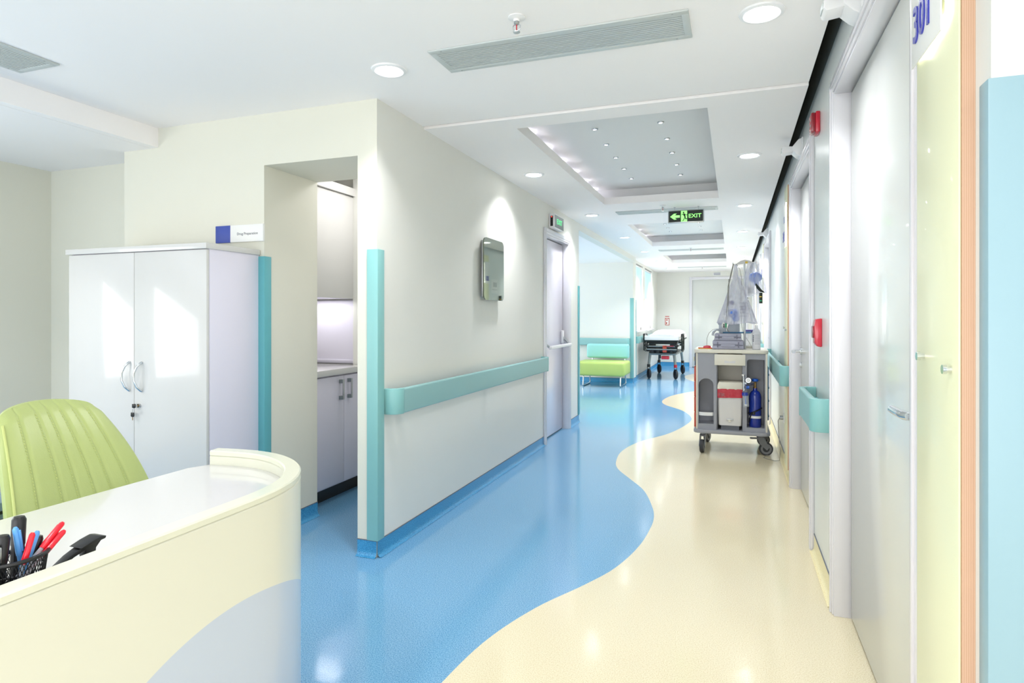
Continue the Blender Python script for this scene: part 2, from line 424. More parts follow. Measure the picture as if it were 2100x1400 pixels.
# ---- baseboards
def skirt(name, runs, m, h=.085, gap='ink_grey'):
    b = B()
    for (x0, y0, x1, y1, nx, ny) in runs:                             # wall line, and the direction it faces
        def off(p, q): return (p[0]+nx*q, p[1]+ny*q)
        P0, P1 = (x0, y0), (x1, y1); rows = []
        prof = [(.003, h), (.003, .03), (.006, .015), (.014, .005), (.026, .0012)]
        for d, z in prof: rows.append([(*off(P0, d), z), (*off(P1, d), z)])
        b.grid(rows, m)
        a0, a1 = off(P0, .004), off(P1, .004)
        b.box(min(x0, a0[0], a1[0])-.0005, max(x0, x1, a0[0], a1[0])+.0005, min(y0, a0[1], a1[1])-.0005, max(y0, y1, a0[1], a1[1])+.0005, h, h+.004, gap)
    return struct(name, b)
skirt('baseboard_left', [(XL, 2.86, XL, 5.92, 1, 0), (XL, 6.96, XL, 7.415, 1, 0), (X0, 2.86, XL, 2.86, 0, -1), (-2.535, 2.86, -2.535, 3.34, 1, 0), (-1.875, 12.1, -1.875, FY, 1, 0), (-6.4, 12.1, -1.845, 12.1, 0, -1), (-1.845, 12.1, -1.845, 12.5, 1, 0)], 'vinyl_deep')
skirt('baseboard_back', [(-1.875, FY, -1.07, FY, 0, -1)], 'vinyl_deep', .12)
skirt('baseboard_right', [(XR, 3.04, XR, 3.74, -1, 0), (XR, 5.13, XR, 7.93, -1, 0), (XR, 9.32, XR, 10.83, -1, 0), (XR, 12.22, XR, 13.13, -1, 0)], 'vinyl_yellow', .095)

# ================================================================= DOORS
def door_right(n, a, c, near_handle):
    t = thing('door_%d' % n, (XR, (a+c)/2, 0), kind='structure'); h = (c-a)/2; zt = 2.245
    xf = -.018
    b = B()
    for s in (-1, 1):                                                 # stepped architrave and jamb lining
        y0, y1 = sorted((s*h, s*(h+.062)))
        b.box(xf, .0, y0, y1, 0, zt+.062, 'frame_white', .004)
        yy = s*(h+.022); b.box(xf-.006, xf+.002, min(yy, yy+s*.02), max(yy, yy+s*.02), 0, zt+.04, 'frame_white', .002)
        y0, y1 = sorted((s*h, s*(h-.012))); b.box(-.012, .06, y0, y1, 0, zt, 'frame_white', .002)
    b.box(xf, 0, -h+.0005, h-.0005, zt, zt+.062, 'frame_white', .004)
    b.box(xf-.006, xf+.002, -h-.021, h+.021, zt+.02, zt+.04, 'frame_white', .002)
    b.box(-.012, .06, -h+.0125, h-.0125, zt-.012, zt, 'frame_white', .002)
    obj('door_frame', b, t)
    b = B(); b.box(.058, .064, -h+.002, h-.002, .003, zt-.002, 'black_gap'); obj('door_gap', b, t, label='dark seam around the leaf')
    b = B(); b.box(.052, .092, -h+.02, h-.02, .012, zt-.02, 'door_white', .002); obj('door_leaf', b, t)
    b = B(); hy = (-1 if near_handle else 1)*(h-.085); sg = 1 if near_handle else -1
    b.cyl((.052, hy, 1.03), (.040, hy, 1.03), .026, 'chrome'); b.cyl((.045, hy, 1.03), (-.004, hy, 1.03), .010, 'chrome')
    b.tube([(.0, hy, 1.03), (-.008, hy+sg*.015, 1.03), (-.01, hy+sg*.05, 1.03), (-.01, hy+sg*.125, 1.03)], .0115, 'chrome', 12)
    obj('door_handle', b, t, label='chrome lever handle')
    b = B(); b.cyl((.052, hy, .93), (.044, hy, .93), .022, 'chrome'); b.box(.036, .046, hy-.006, hy+.006, .915, .945, 'steel', .002)
    obj('lock', b, t)
    return t
for i, (a, c) in enumerate(DOORS): door_right(i+1, a, c, i % 2 == 0)

# exit door in the left wall
t = thing('door_6', (XL, 6.44, 0), kind='structure')
b = B(); h = .46; zt = 2.12
for s in (-1, 1):
    y0, y1 = sorted((s*h, s*(h+.06))); b.box(0, .02, y0, y1, 0, zt+.06, 'frame_white', .004); b.box(.018, .026, *sorted((s*(h+.02), s*(h+.035))), 0, zt+.035, 'frame_white', .002)
    y0, y1 = sorted((s*h, s*(h-.012))); b.box(-.075, .012, y0, y1, 0, zt, 'frame_white', .002)
b.box(0, .02, -h+.0005, h-.0005, zt, zt+.06, 'frame_white', .004); b.box(.018, .026, -h-.0195, h+.0195, zt+.02, zt+.035, 'frame_white', .002)
b.box(-.075, .012, -h+.0125, h-.0125, zt-.012, zt, 'frame_white', .002)
obj('door_frame', b, t)
b = B(); b.box(-.075, -.070, -h+.002, h-.002, .003, zt-.002, 'black_gap'); obj('door_gap', b, t)
b = B(); b.box(-.12, -.062, -h+.018, h-.02, .014, zt-.02, 'door_lilac', .002); obj('door_leaf', b, t)
b = B()
b.box(-.062, -.035, h-.10, h-.035, .98, 1.13, 'white_paint', .01); b.cyl((-.036, h-.065, 1.03), (-.02, h-.065, 1.03), .018, 'steel')
b.box(-.062, -.04, -h+.03, -h+.08, 1.0, 1.08, 'white_paint', .008)
b.tube([(-.045, -h+.055, 1.05), (-.01, -h+.06, 1.0), (.03, -h+.09, .965)], .013, 'steel'); b.tube([(-.04, h-.065, 1.05), (.0, h-.06, 1.01), (.03, h-.04, .965)], .013, 'steel')
b.box(.015, .05, -h+.07, h-.01, .95, .985, 'white_paint', .012)
obj('push_bar', b, t, label='white push bar across the leaf')

# far double door
t = thing('door_7', (-.37, FY, 0), kind='structure')
b = B()
for s in (-1, 1):
    b.box(*sorted((s*.70, s*.635)), -.02, .03, 0, 2.3, 'frame_white', .004)
b.box(-.634, .634, -.02, .03, 2.235, 2.3, 'frame_white', .004); obj('door_frame', b, t)
for xx0, xx1 in ((-.63, .246), (.254, .63)):
    b = B(); b.box(xx0, xx1, .02, .06, .01, 2.23, 'door_white', .003); obj('door_leaf', b, t)
b = B(); b.box(-.635, .635, .06, .065, 0, 2.235, 'black_gap'); obj('door_gap', b, t)

# ================================================================= WINDOWS
for n, (a, c) in enumerate(((12.55, 13.75), (14.05, 15.35))):
    t = thing('window_%d' % (n+1), (-1.95, (a+c)/2, 1.0), kind='structure'); h = (c-a)/2; H = 1.38
    b = B()
    for s in (-1, 1): b.box(-.03, .03, *sorted((s*h, s*(h-.06))), 0, H, 'frame_white', .004)
    b.box(-.03, .03, -h, h, 0, .06, 'frame_white', .004); b.box(-.03, .03, -h, h, H-.06, H, 'frame_white', .004); b.box(-.03, .035, -.04, .04, .05, H-.05, 'frame_white', .004)
    obj('window_frame', b, t)
    b = B(); b.box(-.003, .003, -h+.05, h-.05, .05, H-.05, 'glass'); obj('pane', b, t)
    b = B(); b.box(.02, .13, -h-.02, h+.02, -.025, .005, 'frame_white', .005); obj('window_sill', b, t)
    b = B(); b.box(.03, .045, -.01, .01, .55, .64, 'steel', .004); obj('window_latch', b, t)
    bl = thing('roller_blind', (-1.90, (a+c)/2, 2.36), 'pale aqua roller blind half lowered in the '+('window nearer the sofa' if n == 0 else 'window nearer the end wall'), 'blind', 'roller blinds in the corridor windows')
    b = B(); b.cyl((0, -h+.07, -.02), (0, h-.07, -.02), .018, 'white_paint'); obj('roller', b, bl)
    b = B(); b.box(-.0015, .0015, -h+.09, h-.09, -.66, -.02, 'blind_cloth'); obj('fabric', b, bl)
    b = B(); b.box(-.008, .008, -h+.09, h-.09, -.685, -.66, 'white_paint', .003); obj('bottom_bar', b, bl)

# ================================================================= CEILING FITTINGS
t = thing('downlight', (-1.53, 2.55, ZN), 'large round downlight above the corner of the pale wall', 'ceiling light', 'round downlights along the corridor')
b = B(); b.lathe([(.066, -.001), (.083, -.001), (.085, .003), (.081, -.006), (.068, -.010), (.060, -.006), (.060, .0), (.066, -.001)], (0, 0, 0), 'white_paint', 40); obj('trim_ring', b, t)
b = B(); b.lathe([(0, -.004), (.05, -.004), (.061, -.003), (.061, 0), (0, 0)], (0, 0, 0), 'lamp', 32); obj('diffuser', b, t)
def bulb(x, y, z, p=24):
    l = area('downlight_lamp', (x, y, z-.012), (0, 0, 0), .14, .14, p, (.97, .97, 1), 'DISK', 115)
POW = 6
spots = [(.10, 2.55, ZN, 'large round downlight in front of door with the number plate', 1), (-1.52, 4.76, ZC, 'round downlight over the dark mirror panel', 1), (.104, 4.71, ZC, 'round downlight between the largest ceiling tray and the handrail wall, in front of wedge unit', 1),
         (-1.51, 6.88, ZC, 'round downlight near the small exit box over the white door', 1), (.103, 6.8, ZC, 'round downlight beside the grille behind the hanging exit sign', 1), (-1.48, 8.95, ZC, 'round downlight on the alcove side beside the middle ceiling tray', 1), (.11, 8.85, ZC, 'round downlight on the door side beside the middle ceiling tray', 1),
         (-1.47, 11.0, ZC, 'round downlight on the alcove side before the farthest ceiling tray', 1), (.115, 10.85, ZC, 'round downlight on the door side before the farthest ceiling tray', 1), (-1.45, 13.05, ZC, 'round downlight outside the first corridor window', 1), (.12, 12.85, ZC, 'round downlight above the bags on the trolley, beside the farthest tray', 1), (-1.45, 15.1, ZC, 'smallest round downlight next to the end wall, window side', 1),
         (.12, 15.0, ZC, 'smallest round downlight next to the end wall, door side', 1), (-1.53, .36, ZN, 'round downlight over the reception desk near end', 1), (.10, .36, ZN, 'round downlight over the corridor mouth behind the camera', 1)]
bulb(-1.53, 2.55, ZN, POW)
spots.append((-3.95, 1.5, 2.325, 'added out-of-view downlight brightening the wall behind the reception desk', 1))  # downlight added out of view to brighten the far left wall
for x, y, z, lab, k in spots: copy_tree(t, loc=(x, y, z), label=lab); bulb(x, y, z, POW*(2 if y > 8 else 1))

t = thing('mini_spotlight', (-.915, 4.27, ZC+.17), 'tiny recessed spotlight in a ceiling tray', 'ceiling light', 'tiny spotlights in the ceiling trays')
b = B(); b.lathe([(.012, -.002), (.024, 0), (.022, -.006), (.014, -.008), (.012, -.002)], (0, 0, 0), 'steel', 20); obj('trim_ring', b, t)
b = B(); b.lathe([(0, -.004), (.013, -.005), (.013, -.002), (0, -.002)], (0, 0, 0), 'spot', 16); obj('lens', b, t)
first = True
rowname = {0: 'first', 1: 'second', 2: 'third', 3: 'fourth', 4: 'fifth'}
tray = {0: 'nearest and largest ceiling tray', 1: 'middle ceiling tray', 2: 'farthest ceiling tray'}
for ci, (x0, x1, y0, y1) in enumerate(COF):
    for si, xs in enumerate((x0+.33, x1-.33)):
        n = 5 if ci == 0 else (5 if ci == 1 else 4)
        for k in range(n):
            ysp = (y0+.72+k*.41) if ci == 0 else y0+.45+k*(y1-y0-.9)/(n-1)
            lab = 'tiny spotlight in the %s, %s row, %s from the near edge' % (tray[ci], ('window-side', 'door-side')[si], rowname[k])
            if first: t.location = (xs, ysp, ZC+.17); t['label'] = lab; first = False
            else: copy_tree(t, loc=(xs, ysp, ZC+.17), label=lab)
    # lamps laid in the cove on the left of the tray
    n = 6 if ci == 0 else 4
    for k in range(n):
        ysp = y0+.62+k*.42 if ci == 0 else y0+.4+k*(y1-y0-.5)/(n-1)
        pk = obj('cove_lamp', B().lathe([(0, .012), (.016, .012), (.02, 0), (0, 0)], (0, 0, 0), 'spot', 14), None, (x0-.13, ysp, ZC+.072), label='small lamp on the ledge of the %s, %s from near edge' % (tray[ci], ['first','second','third','fourth','fifth','sixth'][k]), category='lamp', group='cove lamps hidden in the ceiling trays')
        area('cove_glow', (x0-.13, ysp, ZC+.088), (PI, math.radians(-25), 0), .04, .04, .30, (.95, .92, 1), 'DISK', 125)

def grille(name, loc, L, Wd, axis, label, n=12):
    """long ceiling grille hanging 6 mm below the ceiling, long side along axis"""
    t = thing(name, loc, label, 'vent', 'linear ceiling grilles')
    def bx(b, a0, a1, c0, c1, z0, z1, m, bev=0):
        if axis == 'x': b.box(a0, a1, c0, c1, z0, z1, m, bev)
        else: b.box(c0, c1, a0, a1, z0, z1, m, bev)
    b = B(); e = .028
    bx(b, -L/2, L/2, -Wd/2, -Wd/2+e, -.008, 0, 'grille', .002); bx(b, -L/2, L/2, Wd/2-e, Wd/2, -.008, 0, 'grille', .002)
    bx(b, -L/2, -L/2+e, -Wd/2+e, Wd/2-e, -.008, 0, 'grille', .002); bx(b, L/2-e, L/2, -Wd/2+e, Wd/2-e, -.008, 0, 'grille', .002)
    for sx in (-1, 1):
        for sy in (-1, 1):
            px, py = sx*(L/2-.06), sy*(Wd/2-.012); p = (px, py) if axis == 'x' else (py, px)
            b.cyl((*p, -.0095), (*p, -.006), .004, 'steel', seg=10)
    obj('frame', b, t)
    b = B(); bx(b, -L/2+e, L/2-e, -Wd/2+e, Wd/2-e, -.0015, -.0005, 'grille_dark'); obj('backing', b, t)
    b = B(); w_ = (Wd-2*e)/n
    for k in range(n):
        c = -Wd/2+e+w_*(k+.42); bx(b, -L/2+e, L/2-e, c-w_*.34, c+w_*.34, -.0065, -.002, 'grille')
    obj('louvres', b, t)
    return t
grille('ceiling_grille', (-.712, 2.545, ZN), 1.10, .245, 'x', 'long grey ceiling grille beside the sprinkler, nearest of the crosswise grilles')
grille('ceiling_grille', (-3.057, 1.2, ZN), 1.56, .27, 'y', 'grey ceiling grille over the reception desk, cut off by the picture edge')
for y, l in ((6.85, 'long ceiling grille behind the hanging exit sign'), (10.95, 'long ceiling grille between the middle and farthest trays'), (14.8, 'faint ceiling grille in front of the end wall')):
    grille('ceiling_grille', (-.69, y, ZC), 1.06, .20, 'x', l, 10)
def sprinkler(loc, lab):
    t = thing('sprinkler', loc, lab, 'sprinkler', 'ceiling sprinklers')
    b = B(); b.lathe([(.0, 0), (.033, 0), (.034, -.004), (.024, -.008), (.013, -.009), (.013, -.018), (0, -.018)], (0, 0, 0), 'white_paint', 24); obj('rosette', b, t)
    b = B(); b.lathe([(.010, -.017), (.011, -.026), (.007, -.03), (0, -.03)], (0, 0, 0), 'steel', 16)
    for s in (-1, 1): b.tube([(s*.008, 0, -.026), (s*.015, 0, -.034), (s*.014, 0, -.046), (s*.004, 0, -.054)], .0022, 'chrome', 8)
    obj('yoke', b, t)
    b = B(); b.cyl((0, 0, -.029), (0, 0, -.052), .0024, 'red', seg=10); obj('bulb', b, t, label='red glass bulb')
    b = B(); b.lathe([(0, -.054), (.008, -.054), (.014, -.057), (.013, -.060), (0, -.060)], (0, 0, 0), 'chrome', 16); obj('deflector', b, t)
sprinkler((-.795, 2.27, ZN), 'sprinkler with red bulb beside the nearest crosswise ceiling grille')
sprinkler((-.69, 6.53, ZC), 'small sprinkler beside the hanging exit sign')
sprinkler((-.67, 10.62, ZC), 'small sprinkler beyond the middle ceiling tray')
sprinkler((-.67, 14.6, ZC), 'small sprinkler near the end wall')

# hanging exit sign
t = thing('exit_sign', (-.472, 6.7, 2.265), 'hanging green and black exit sign with arrow and running figure', 'exit sign')
b = B(); b.box(-.182, .182, -.018, .018, 0, .135, 'steel', .006); obj('housing', b, t)
b = B(); b.box(-.172, .172, -.0195, -.017, .010, .125, 'exit_black')
yf, yb_ = -.0215, -.019
g = 'exit_glow'
ar = [(-.158, .067), (-.118, .098), (-.092, .098), (-.112, .079), (-.060, .079), (-.060, .055), (-.112, .055), (-.092, .036), (-.118, .036)]
b.prism(ar, yf, yb_, g, 'y')
b.box(-.048, .014, yf, yb_, .012, .123, g)
k = 'exit_black'; z0, z1 = -.0225, -.0212
b.cyl((-.022, z0, .105), (-.022, z1, .105), .0085, k, seg=14)
for pl in ([(-.026, .096), (-.010, .094), (.0, .062), (-.012, .058), (-.024, .075)], [(-.028, .094), (-.044, .083), (-.040, .078), (-.024, .086)], [(-.010, .094), (.006, .080), (.016, .086), (.012, .074), (.002, .074), (-.008, .084)],
           [(-.012, .062), (-.020, .040), (-.034, .018), (-.028, .014), (-.014, .034), (-.004, .058)], [(-.002, .062), (.002, .044), (.022, .042), (.022, .034), (-.004, .034), (-.012, .056)]):
    b.prism(pl, z0, z1, k, 'y')
b.text('EXIT', .058, g, T(.091, -.0205, .066) @ FYm, .001, .0004, sx=1.1)
obj('face', b, t)
b = B()
for x in (-.115, .125):
    b.cyl((x, 0, .133), (x, 0, ZC-2.265), .0025, 'steel', seg=8); b.lathe([(0, -.004), (.01, -.004), (.012, 0), (0, 0)], (x, 0, ZC-2.265), 'steel', 14)
obj('suspension_rod', b, t)

# ================================================================= WALL FITTINGS, LEFT
def guard(loc, sx, sy, z1, label, m='teal', w_=.055, th=.013, z0=.09, wy=None):
    """corner guard: one wing along x (facing sy), one along y (facing sx)"""
    t = B(); r = .008
    wy = w_ if wy is None else wy; P = [(sx*th, sy*th), (sx*th, -sy*wy), (0, -sy*wy), (0, 0), (-sx*w_, 0), (-sx*w_, sy*th)]
    t.prism(P, z0, z1, m, 'z', .003)
    P2 = [(p[0]*1.0, p[1]*1.0) for p in P]
    return obj('corner_guard', t, None, (loc[0], loc[1], 0), label=label, category='corner guard', group='tall plastic corner guards')
guard((XL, 2.86), 1, -1, 1.642, 'tall teal corner guard on the free corner of the pale corridor wall')
guard((-2.535, 2.86), 1, -1, 1.628, 'deep teal corner guard behind the white cupboard, beside the opening', 'teal_deep', .045)
guard((XL, 7.415), 1, 1, 1.66, 'thin teal corner guard where the alcove starts beyond the white door', 'teal_deep')
guard((-1.845, 12.1), 1, -1, 1.65, 'aqua corner guard beside the two-colour sofa', 'teal')
guard((-1.845, 12.5), 1, 1, 1.63, 'slim corner guard between alcove corner and first window', 'teal_deep', .03, .008)
g_ = guard((XR, 1.275), -1, -1, 1.688, 'wide aqua corner guard, closest to the camera beyond the wooden panel', 'teal_lit', .12, .007, wy=.035)

def rail(name, x, y0, y1, z0, z1, s, label, capn=.06):
    """handrail on the wall x, standing off to side s"""
    t = thing(name, (x, (y0+y1)/2, (z0+z1)/2), label, 'handrail', 'teal corridor handrails'); L = (y1-y0)/2; H = (z1-z0)/2; o_ = .085*s
    b = B(); xs = sorted((o_-.03*s, o_))
    P = rr(xs[0], xs[1], -H, H, .011)
    b.prism(P, -L+capn, L-capn, 'rail_teal', 'y', smooth=True); obj('rail', b, t)
    for e in (-1, 1):
        b = B(); ya, yb2 = sorted((e*L, e*(L-capn+.003))); xa = sorted((0, o_+.001*s))
        n = 10; r = capn*.8; poly = [(0, e*(L-.03)), (0, e*L)]
        # quarter-round return to the wall
        P = [(0, e*L)]
        for k in range(n+1):
            a = PI/2*k/n; P.append((o_+s*.001-s*r*(1-math.sin(a)), e*(L-r+r*math.cos(a))))
        P += [(o_+s*.001, e*(L-capn)), (o_-.03*s, e*(L-capn))]
        for k in range(n, -1, -1):
            a = PI/2*k/n; P.append((o_-s*.03-s*(r*.5)*(1-math.sin(a)), e*(L-.03-r*.5+r*.5*math.cos(a))))
        P.append((0, e*(L-.03)))
        b.prism(P, -H-.001, H+.001, 'teal', 'z', .004, True); obj('end_cap', b, t)
    n = max(2, int((y1-y0)/.9))
    for k in range(n):
        y = -L+.12+(2*L-.24)*k/max(1, n-1); b = B()
        b.box(*sorted((0, o_-.026*s)), y-.025, y+.025, -.03, .03, 'teal_deep', .006); obj('bracket', b, t)
    return t
rail('handrail', XL, 2.93, 5.87, .752, .890, 1, 'long pale teal handrail running along the cream wall to the white door', .075)
rail('handrail', XR, 3.12, 3.69, .755, .905, -1, 'short teal handrail between the two nearest doors')
rail('handrail', XR, 5.14, 7.93, .752, .905, -1, 'teal handrail on the door wall beside the trolley')
rail('handrail', XR, 9.32, 10.83, .752, .905, -1, 'far teal handrail beyond the trolley, door side')
rail('handrail', -1.875, 12.52, 16.3, .752, .890, 1, 'aqua handrail under the corridor windows behind the stretcher')
t = thing('handrail', (-2.9, 12.1, .80), 'aqua handrail on the alcove wall behind the sofa', 'handrail', 'teal corridor handrails')
b = B(); b.prism(rr(-.085, -.055, -.07, .07, .011), -.9, .98, 'rail_teal', 'x', smooth=True); obj('rail', b, t)
b = B(); b.box(.95, 1.0, -.086, 0, -.071, .071, 'teal', .012); obj('end_cap', b, t)
for x in (-.7, .1, .8):
    b = B(); b.box(x-.02, x+.02, -.058, 0, -.03, .03, 'teal_deep', .005); obj('bracket', b, t)

# mirror-like wall panel
t = thing('wall_mirror', (XL, 4.46, 1.41), 'dark mirrored panel with rounded corners hanging on the cream wall', 'mirror')
b = B(); b.box(0, .014, -.16, .17, .02, .45, 'steel', .004); b.box(.012, .036, -.15, .15, .03, .44, 'black_plastic'); obj('mount', b, t, label='steel and black backing box')
b = B(); b.prism(rr(-.21, .21, 0, .468, .045), .036, .046, 'mirror', 'x'); obj('panel', b, t)

# small exit box over the left door
t = thing('exit_sign', (XL, 6.295, 2.195), 'small grey exit box with green letters above the white push-bar door', 'exit sign')
b = B(); b.box(0, .06, -.18, .18, 0, .15, 'white_paint', .005); obj('housing', b, t)
b = B(); b.box(.0595, .0625, -.165, .172, .012, .138, 'exit_panel'); b.text('EXIT', .075, 'exit_glow2', T(.0630, .005, .075) @ FX, .0008, .0003, sx=1.3); obj('face', b, t)
b = B(); b.box(.016, .044, -.1815, -.179, .02, .125, 'black_plastic'); b.cyl((.03, -.1835, .115), (.03, -.180, .115), .006, 'led_red', seg=12); obj('side_strip', b, t, label='black strip with a red lamp')

# room sign
t = thing('room_sign', (-2.705, 2.86, 1.715), 'white and blue room sign reading Drug Preparation', 'sign')
b = B(); b.box(-.064, .174, -.014, 0, 0, .10, 'sign_white', .002); b.text('Drug Preparation', .0215, 'ink_grey', T(.062, -.0145, .047) @ FYm, .0004, sx=1.0); obj('name_plate', b, t)
b = B(); b.box(-.174, -.064, -.0142, 0, 0, .10, 'sign_blue', .002); obj('colour_block', b, t, label='blue square end')

# ================================================================= WALL FITTINGS, RIGHT
def call_unit(y, lab):
    t = thing('wall_unit', (XR, y, 2.29), lab, 'wall unit', 'wedge-shaped units above the doors')
    b = B(); b.box(-.012, 0, -.06, .06, 0, .13, 'white_paint', .004); obj('back_plate', b, t)
    b = B(); b.prism([(-.01, .005), (-.035, .02), (-.065, .05), (-.065, .075), (-.03, .118), (-.01, .125)], -.055, .055, 'white_paint', 'y', .004); obj('body', b, t)
    b = B(); b.prism([(-.06, .045), (-.118, .038), (-.125, .052), (-.122, .085), (-.06, .078)], -.045, .045, 'white_paint', 'y', .004); b.box(-.128, -.118, -.03, .03, .052, .075, 'grille', .002); obj('head', b, t)
call_unit(2.40, 'white wedge-shaped unit above the numbered door, cut off by the top of the picture')
call_unit(4.36, 'white wedge-shaped unit sticking out above the second door')
call_unit(8.62, 'small white wedge-shaped unit above the third door')
t = thing('alarm_sounder', (XR, 3.545, 2.225), 'dark red alarm sounder high between the two nearest doors', 'alarm')
b = B(); b.box(-.022, 0, -.05, .05, 0, .108, 'red', .006); obj('base', b, t)
b = B(); b.box(-.043, -.02, -.043, .043, .004, .104, 'red_dark', .008)
for k in range(3): b.box(-.0445, -.038, -.03, .03, .02+.03*k, .032+.03*k, 'red', .002)
obj('lens', b, t)
t = thing('call_point', (XR, 3.47, 1.13), 'bright red alarm call point above the short handrail', 'alarm')
b = B(); b.prism([(0, 0), (-.02, .002), (-.034, .02), (-.036, .10), (-.030, .14), (-.0, .144)], -.043, .043, 'red', 'y', .005); obj('housing', b, t)
b = B(); b.box(-.042, -.034, -.03, .03, .045, .105, 'red_dark', .003); obj('push_plate', b, t)

def room_panel(y0, y1, lab, num, txt):
    c = (y0+y1)/2; h = (y1-y0)/2; t = thing('door_panel', (XR, c, 0), lab, 'wall panel', 'yellow panels beside the doors')
    b = B(); b.box(-.021, 0, -h, h, .09, 2.31, 'wood'); obj('wooden_backing', b, t, label='ribbed light brown edge')
    b = B(); b.box(-.025, -.0212, -h+.004, h-.002, .09, 2.31, 'panel_yellow', .001); obj('glass_front', b, t, label='pale yellow glossy front')
    for yy, zz in ((h-.06, 1.195), (-h+.045, 1.180)):
        b = B(); b.cyl((-.025, yy, zz), (-.034, yy, zz), .0055, 'chrome', seg=14); b.cyl((-.033, yy, zz), (-.040, yy, zz), .009, 'chrome', seg=18); obj('peg', b, t)
    b = B(); b.box(-.036, -.033, -h+.07, h-.003, 1.84, 2.20, 'sign_white', .001); b.text(num, .112, 'number_blue', T(-.0375, .05, 1.92) @ FXm, .002, .001, sx=.80)
    if txt: b.box(-.038, -.036, -.02, .06, 2.03, 2.08, 'number_blue')
    obj('number_plate', b, t, label='white plate with blue numerals')
    b = B()
    for yy in (-h+.05, h-.02):
        b.box(-.032, -.026, yy-.006, yy+.006, 1.86, 2.18, 'sign_light')
    b.box(-.032, -.026, -h+.05, h-.02, 1.855, 1.867, 'sign_light')
    obj('plate_light', b, t, label='white light strip behind the plate')
room_panel(1.348, 1.63, 'yellow glass panel with number 301 and wooden edge, beside the nearest door', '301', 0)
room_panel(5.25, 5.53, 'narrow-looking yellow panel with wooden edge beyond the second door', '302', 1)
room_panel(9.38, 9.66, 'distant yellow panel with wooden edge beyond the third door', '303', 0)
room_panel(12.35, 12.63, 'far yellow panel behind the hanging bags of the trolley', '304', 0)
t = thing('exit_sign', (.385, 9.0, 1.50), 'narrow dark green exit plate on the door wall behind the trolley', 'exit sign')
t.location = (.40, 10.2, 1.49)
b = B(); b.box(-.035, .015, -.012, .012, 0, .165, 'exit_black', .002); obj('plate', b, t)
b = B(); b.box(-.03, .0, -.0135, -.012, .095, .11, 'yellow'); b.box(-.028, .0, -.0135, -.012, .03, .05, 'green_clip'); obj('print', b, t)
t = thing('socket', (XR, 5.9, .40), 'small wall socket with grey cable low beside the trolley', 'socket')
b = B(); b.box(-.008, 0, -.04, .04, -.04, .04, 'white_paint', .003); obj('cover', b, t)
b = B(); b.cyl((-.008, 0, 0), (-.035, 0, 0), .018, 'steel'); obj('plug', b, t)
b = B(); b.tube([(-.035, 0, 0), (-.05, 0, -.03), (-.045, -.02, -.15), (-.035, -.05, -.28), (-.04, -.03, -.37), (-.07, .05, -.393), (-.12, .10, -.395), (-.16, .16, -.395), (-.14, .25, -.394), (-.10, .30, -.394)], .003, 'cable', 8); obj('cable', b, t)
obj('paper_notice', B().box(-.003, 0, -.14, .14, -.12, .12, 'paper').box(-.0036, -.0029, .05, .09, -.01, .07, 'print_grey').box(-.0036, -.0029, -.04, 0, -.01, .07, 'print_grey').box(-.0036, -.0029, -.12, .12, -.06, -.055, 'print_grey'), None, (XR, 9.98, 1.81), label='white paper notice pinned to the wall beside the third door panel', category='notice')

# end wall sign and grille
obj('fire_sign', B().box(-.055, .055, -.006, 0, 0, .24, 'paper', .001).box(-.055, .055, -.0075, -.005, .19, .195, 'red_drawer').box(-.052, .052, -.0078, -.005, .215, .235, 'red_drawer').box(-.055, -.040, -.0078, -.005, 0, .185, 'red_drawer').box(.040, .055, -.0078, -.005, 0, .185, 'red_drawer').box(-.055, .055, -.0078, -.005, 0, .012, 'red_drawer').box(-.055, .055, -.0078, -.005, .165, .18, 'red_drawer').box(-.03, -.005, -.0078, -.005, .03, .08, 'red_drawer').box(-.025, .01, -.0078, -.005, .12, .15, 'red_drawer'), None, (-1.62, FY, 1.07), label='small red and white fire sign on the end wall above the stretcher', category='sign')
t = thing('wall_grille', (-.40, FY, 2.33), 'small grey louvred grille above the far double door', 'vent')
b = B(); b.box(-.09, .09, -.01, 0, 0, .07, 'white_paint', .002); obj('frame', b, t)
b = B()
for k in range(3): b.box(-.078, .078, -.014, -.009, .01+.02*k, .02+.02*k, 'print_grey')
obj('louvres', b, t)

# ================================================================= CUPBOARD
t = thing('white_cupboard', (-3.075, 2.48, 0), 'tall glossy white two-door cupboard with keys in its lock', 'cupboard')
hw = .51; D = .375; HT = 1.665
b = B(); b.box(-hw, hw, .018, D, .06, HT-.03, 'white_lam_matt', .001); b.box(-hw+.02, hw-.02, .03, D-.02, 0, .06, 'white_lam_matt'); obj('carcass', b, t)
b = B(); b.box(-hw-.012, hw+.006, -.012, D, HT-.03, HT, 'white_lam', .002); obj('top_panel', b, t)
for s in (-1, 1):
    b = B(); b.box(*sorted((s*.0015, s*(hw-.002))), -.002, .016, .065, HT-.034, 'white_lam', .0015); dr = obj('door', b, t)
    b = B(); x = s*.045+.006; zc = .957
    P = [(x+.008, -.004, zc-.078), (x+.008, -.012, zc-.074), (x-.002, -.026, zc-.055), (x-.014, -.034, zc-.02), (x-.014, -.034, zc+.02), (x-.002, -.026, zc+.055), (x+.008, -.012, zc+.074), (x+.008, -.004, zc+.078)]
    b.tube(P, [.006, .0065, .006, .0058, .0058, .006, .0065, .006], 'chrome', 12)
    obj('handle', b, dr, label='curved chrome bow handle')
b = B(); b.cyl((.04, -.002, .800), (.04, -.010, .800), .011, 'steel'); b.cyl((.04, -.01, .800), (.04, -.018, .800), .005, 'brass'); lk = obj('lock', b, t)
KEY = [(-.012, -.010), (.006, -.012), (.012, -.007), (.012, .007), (.006, .012), (-.012, .010)]
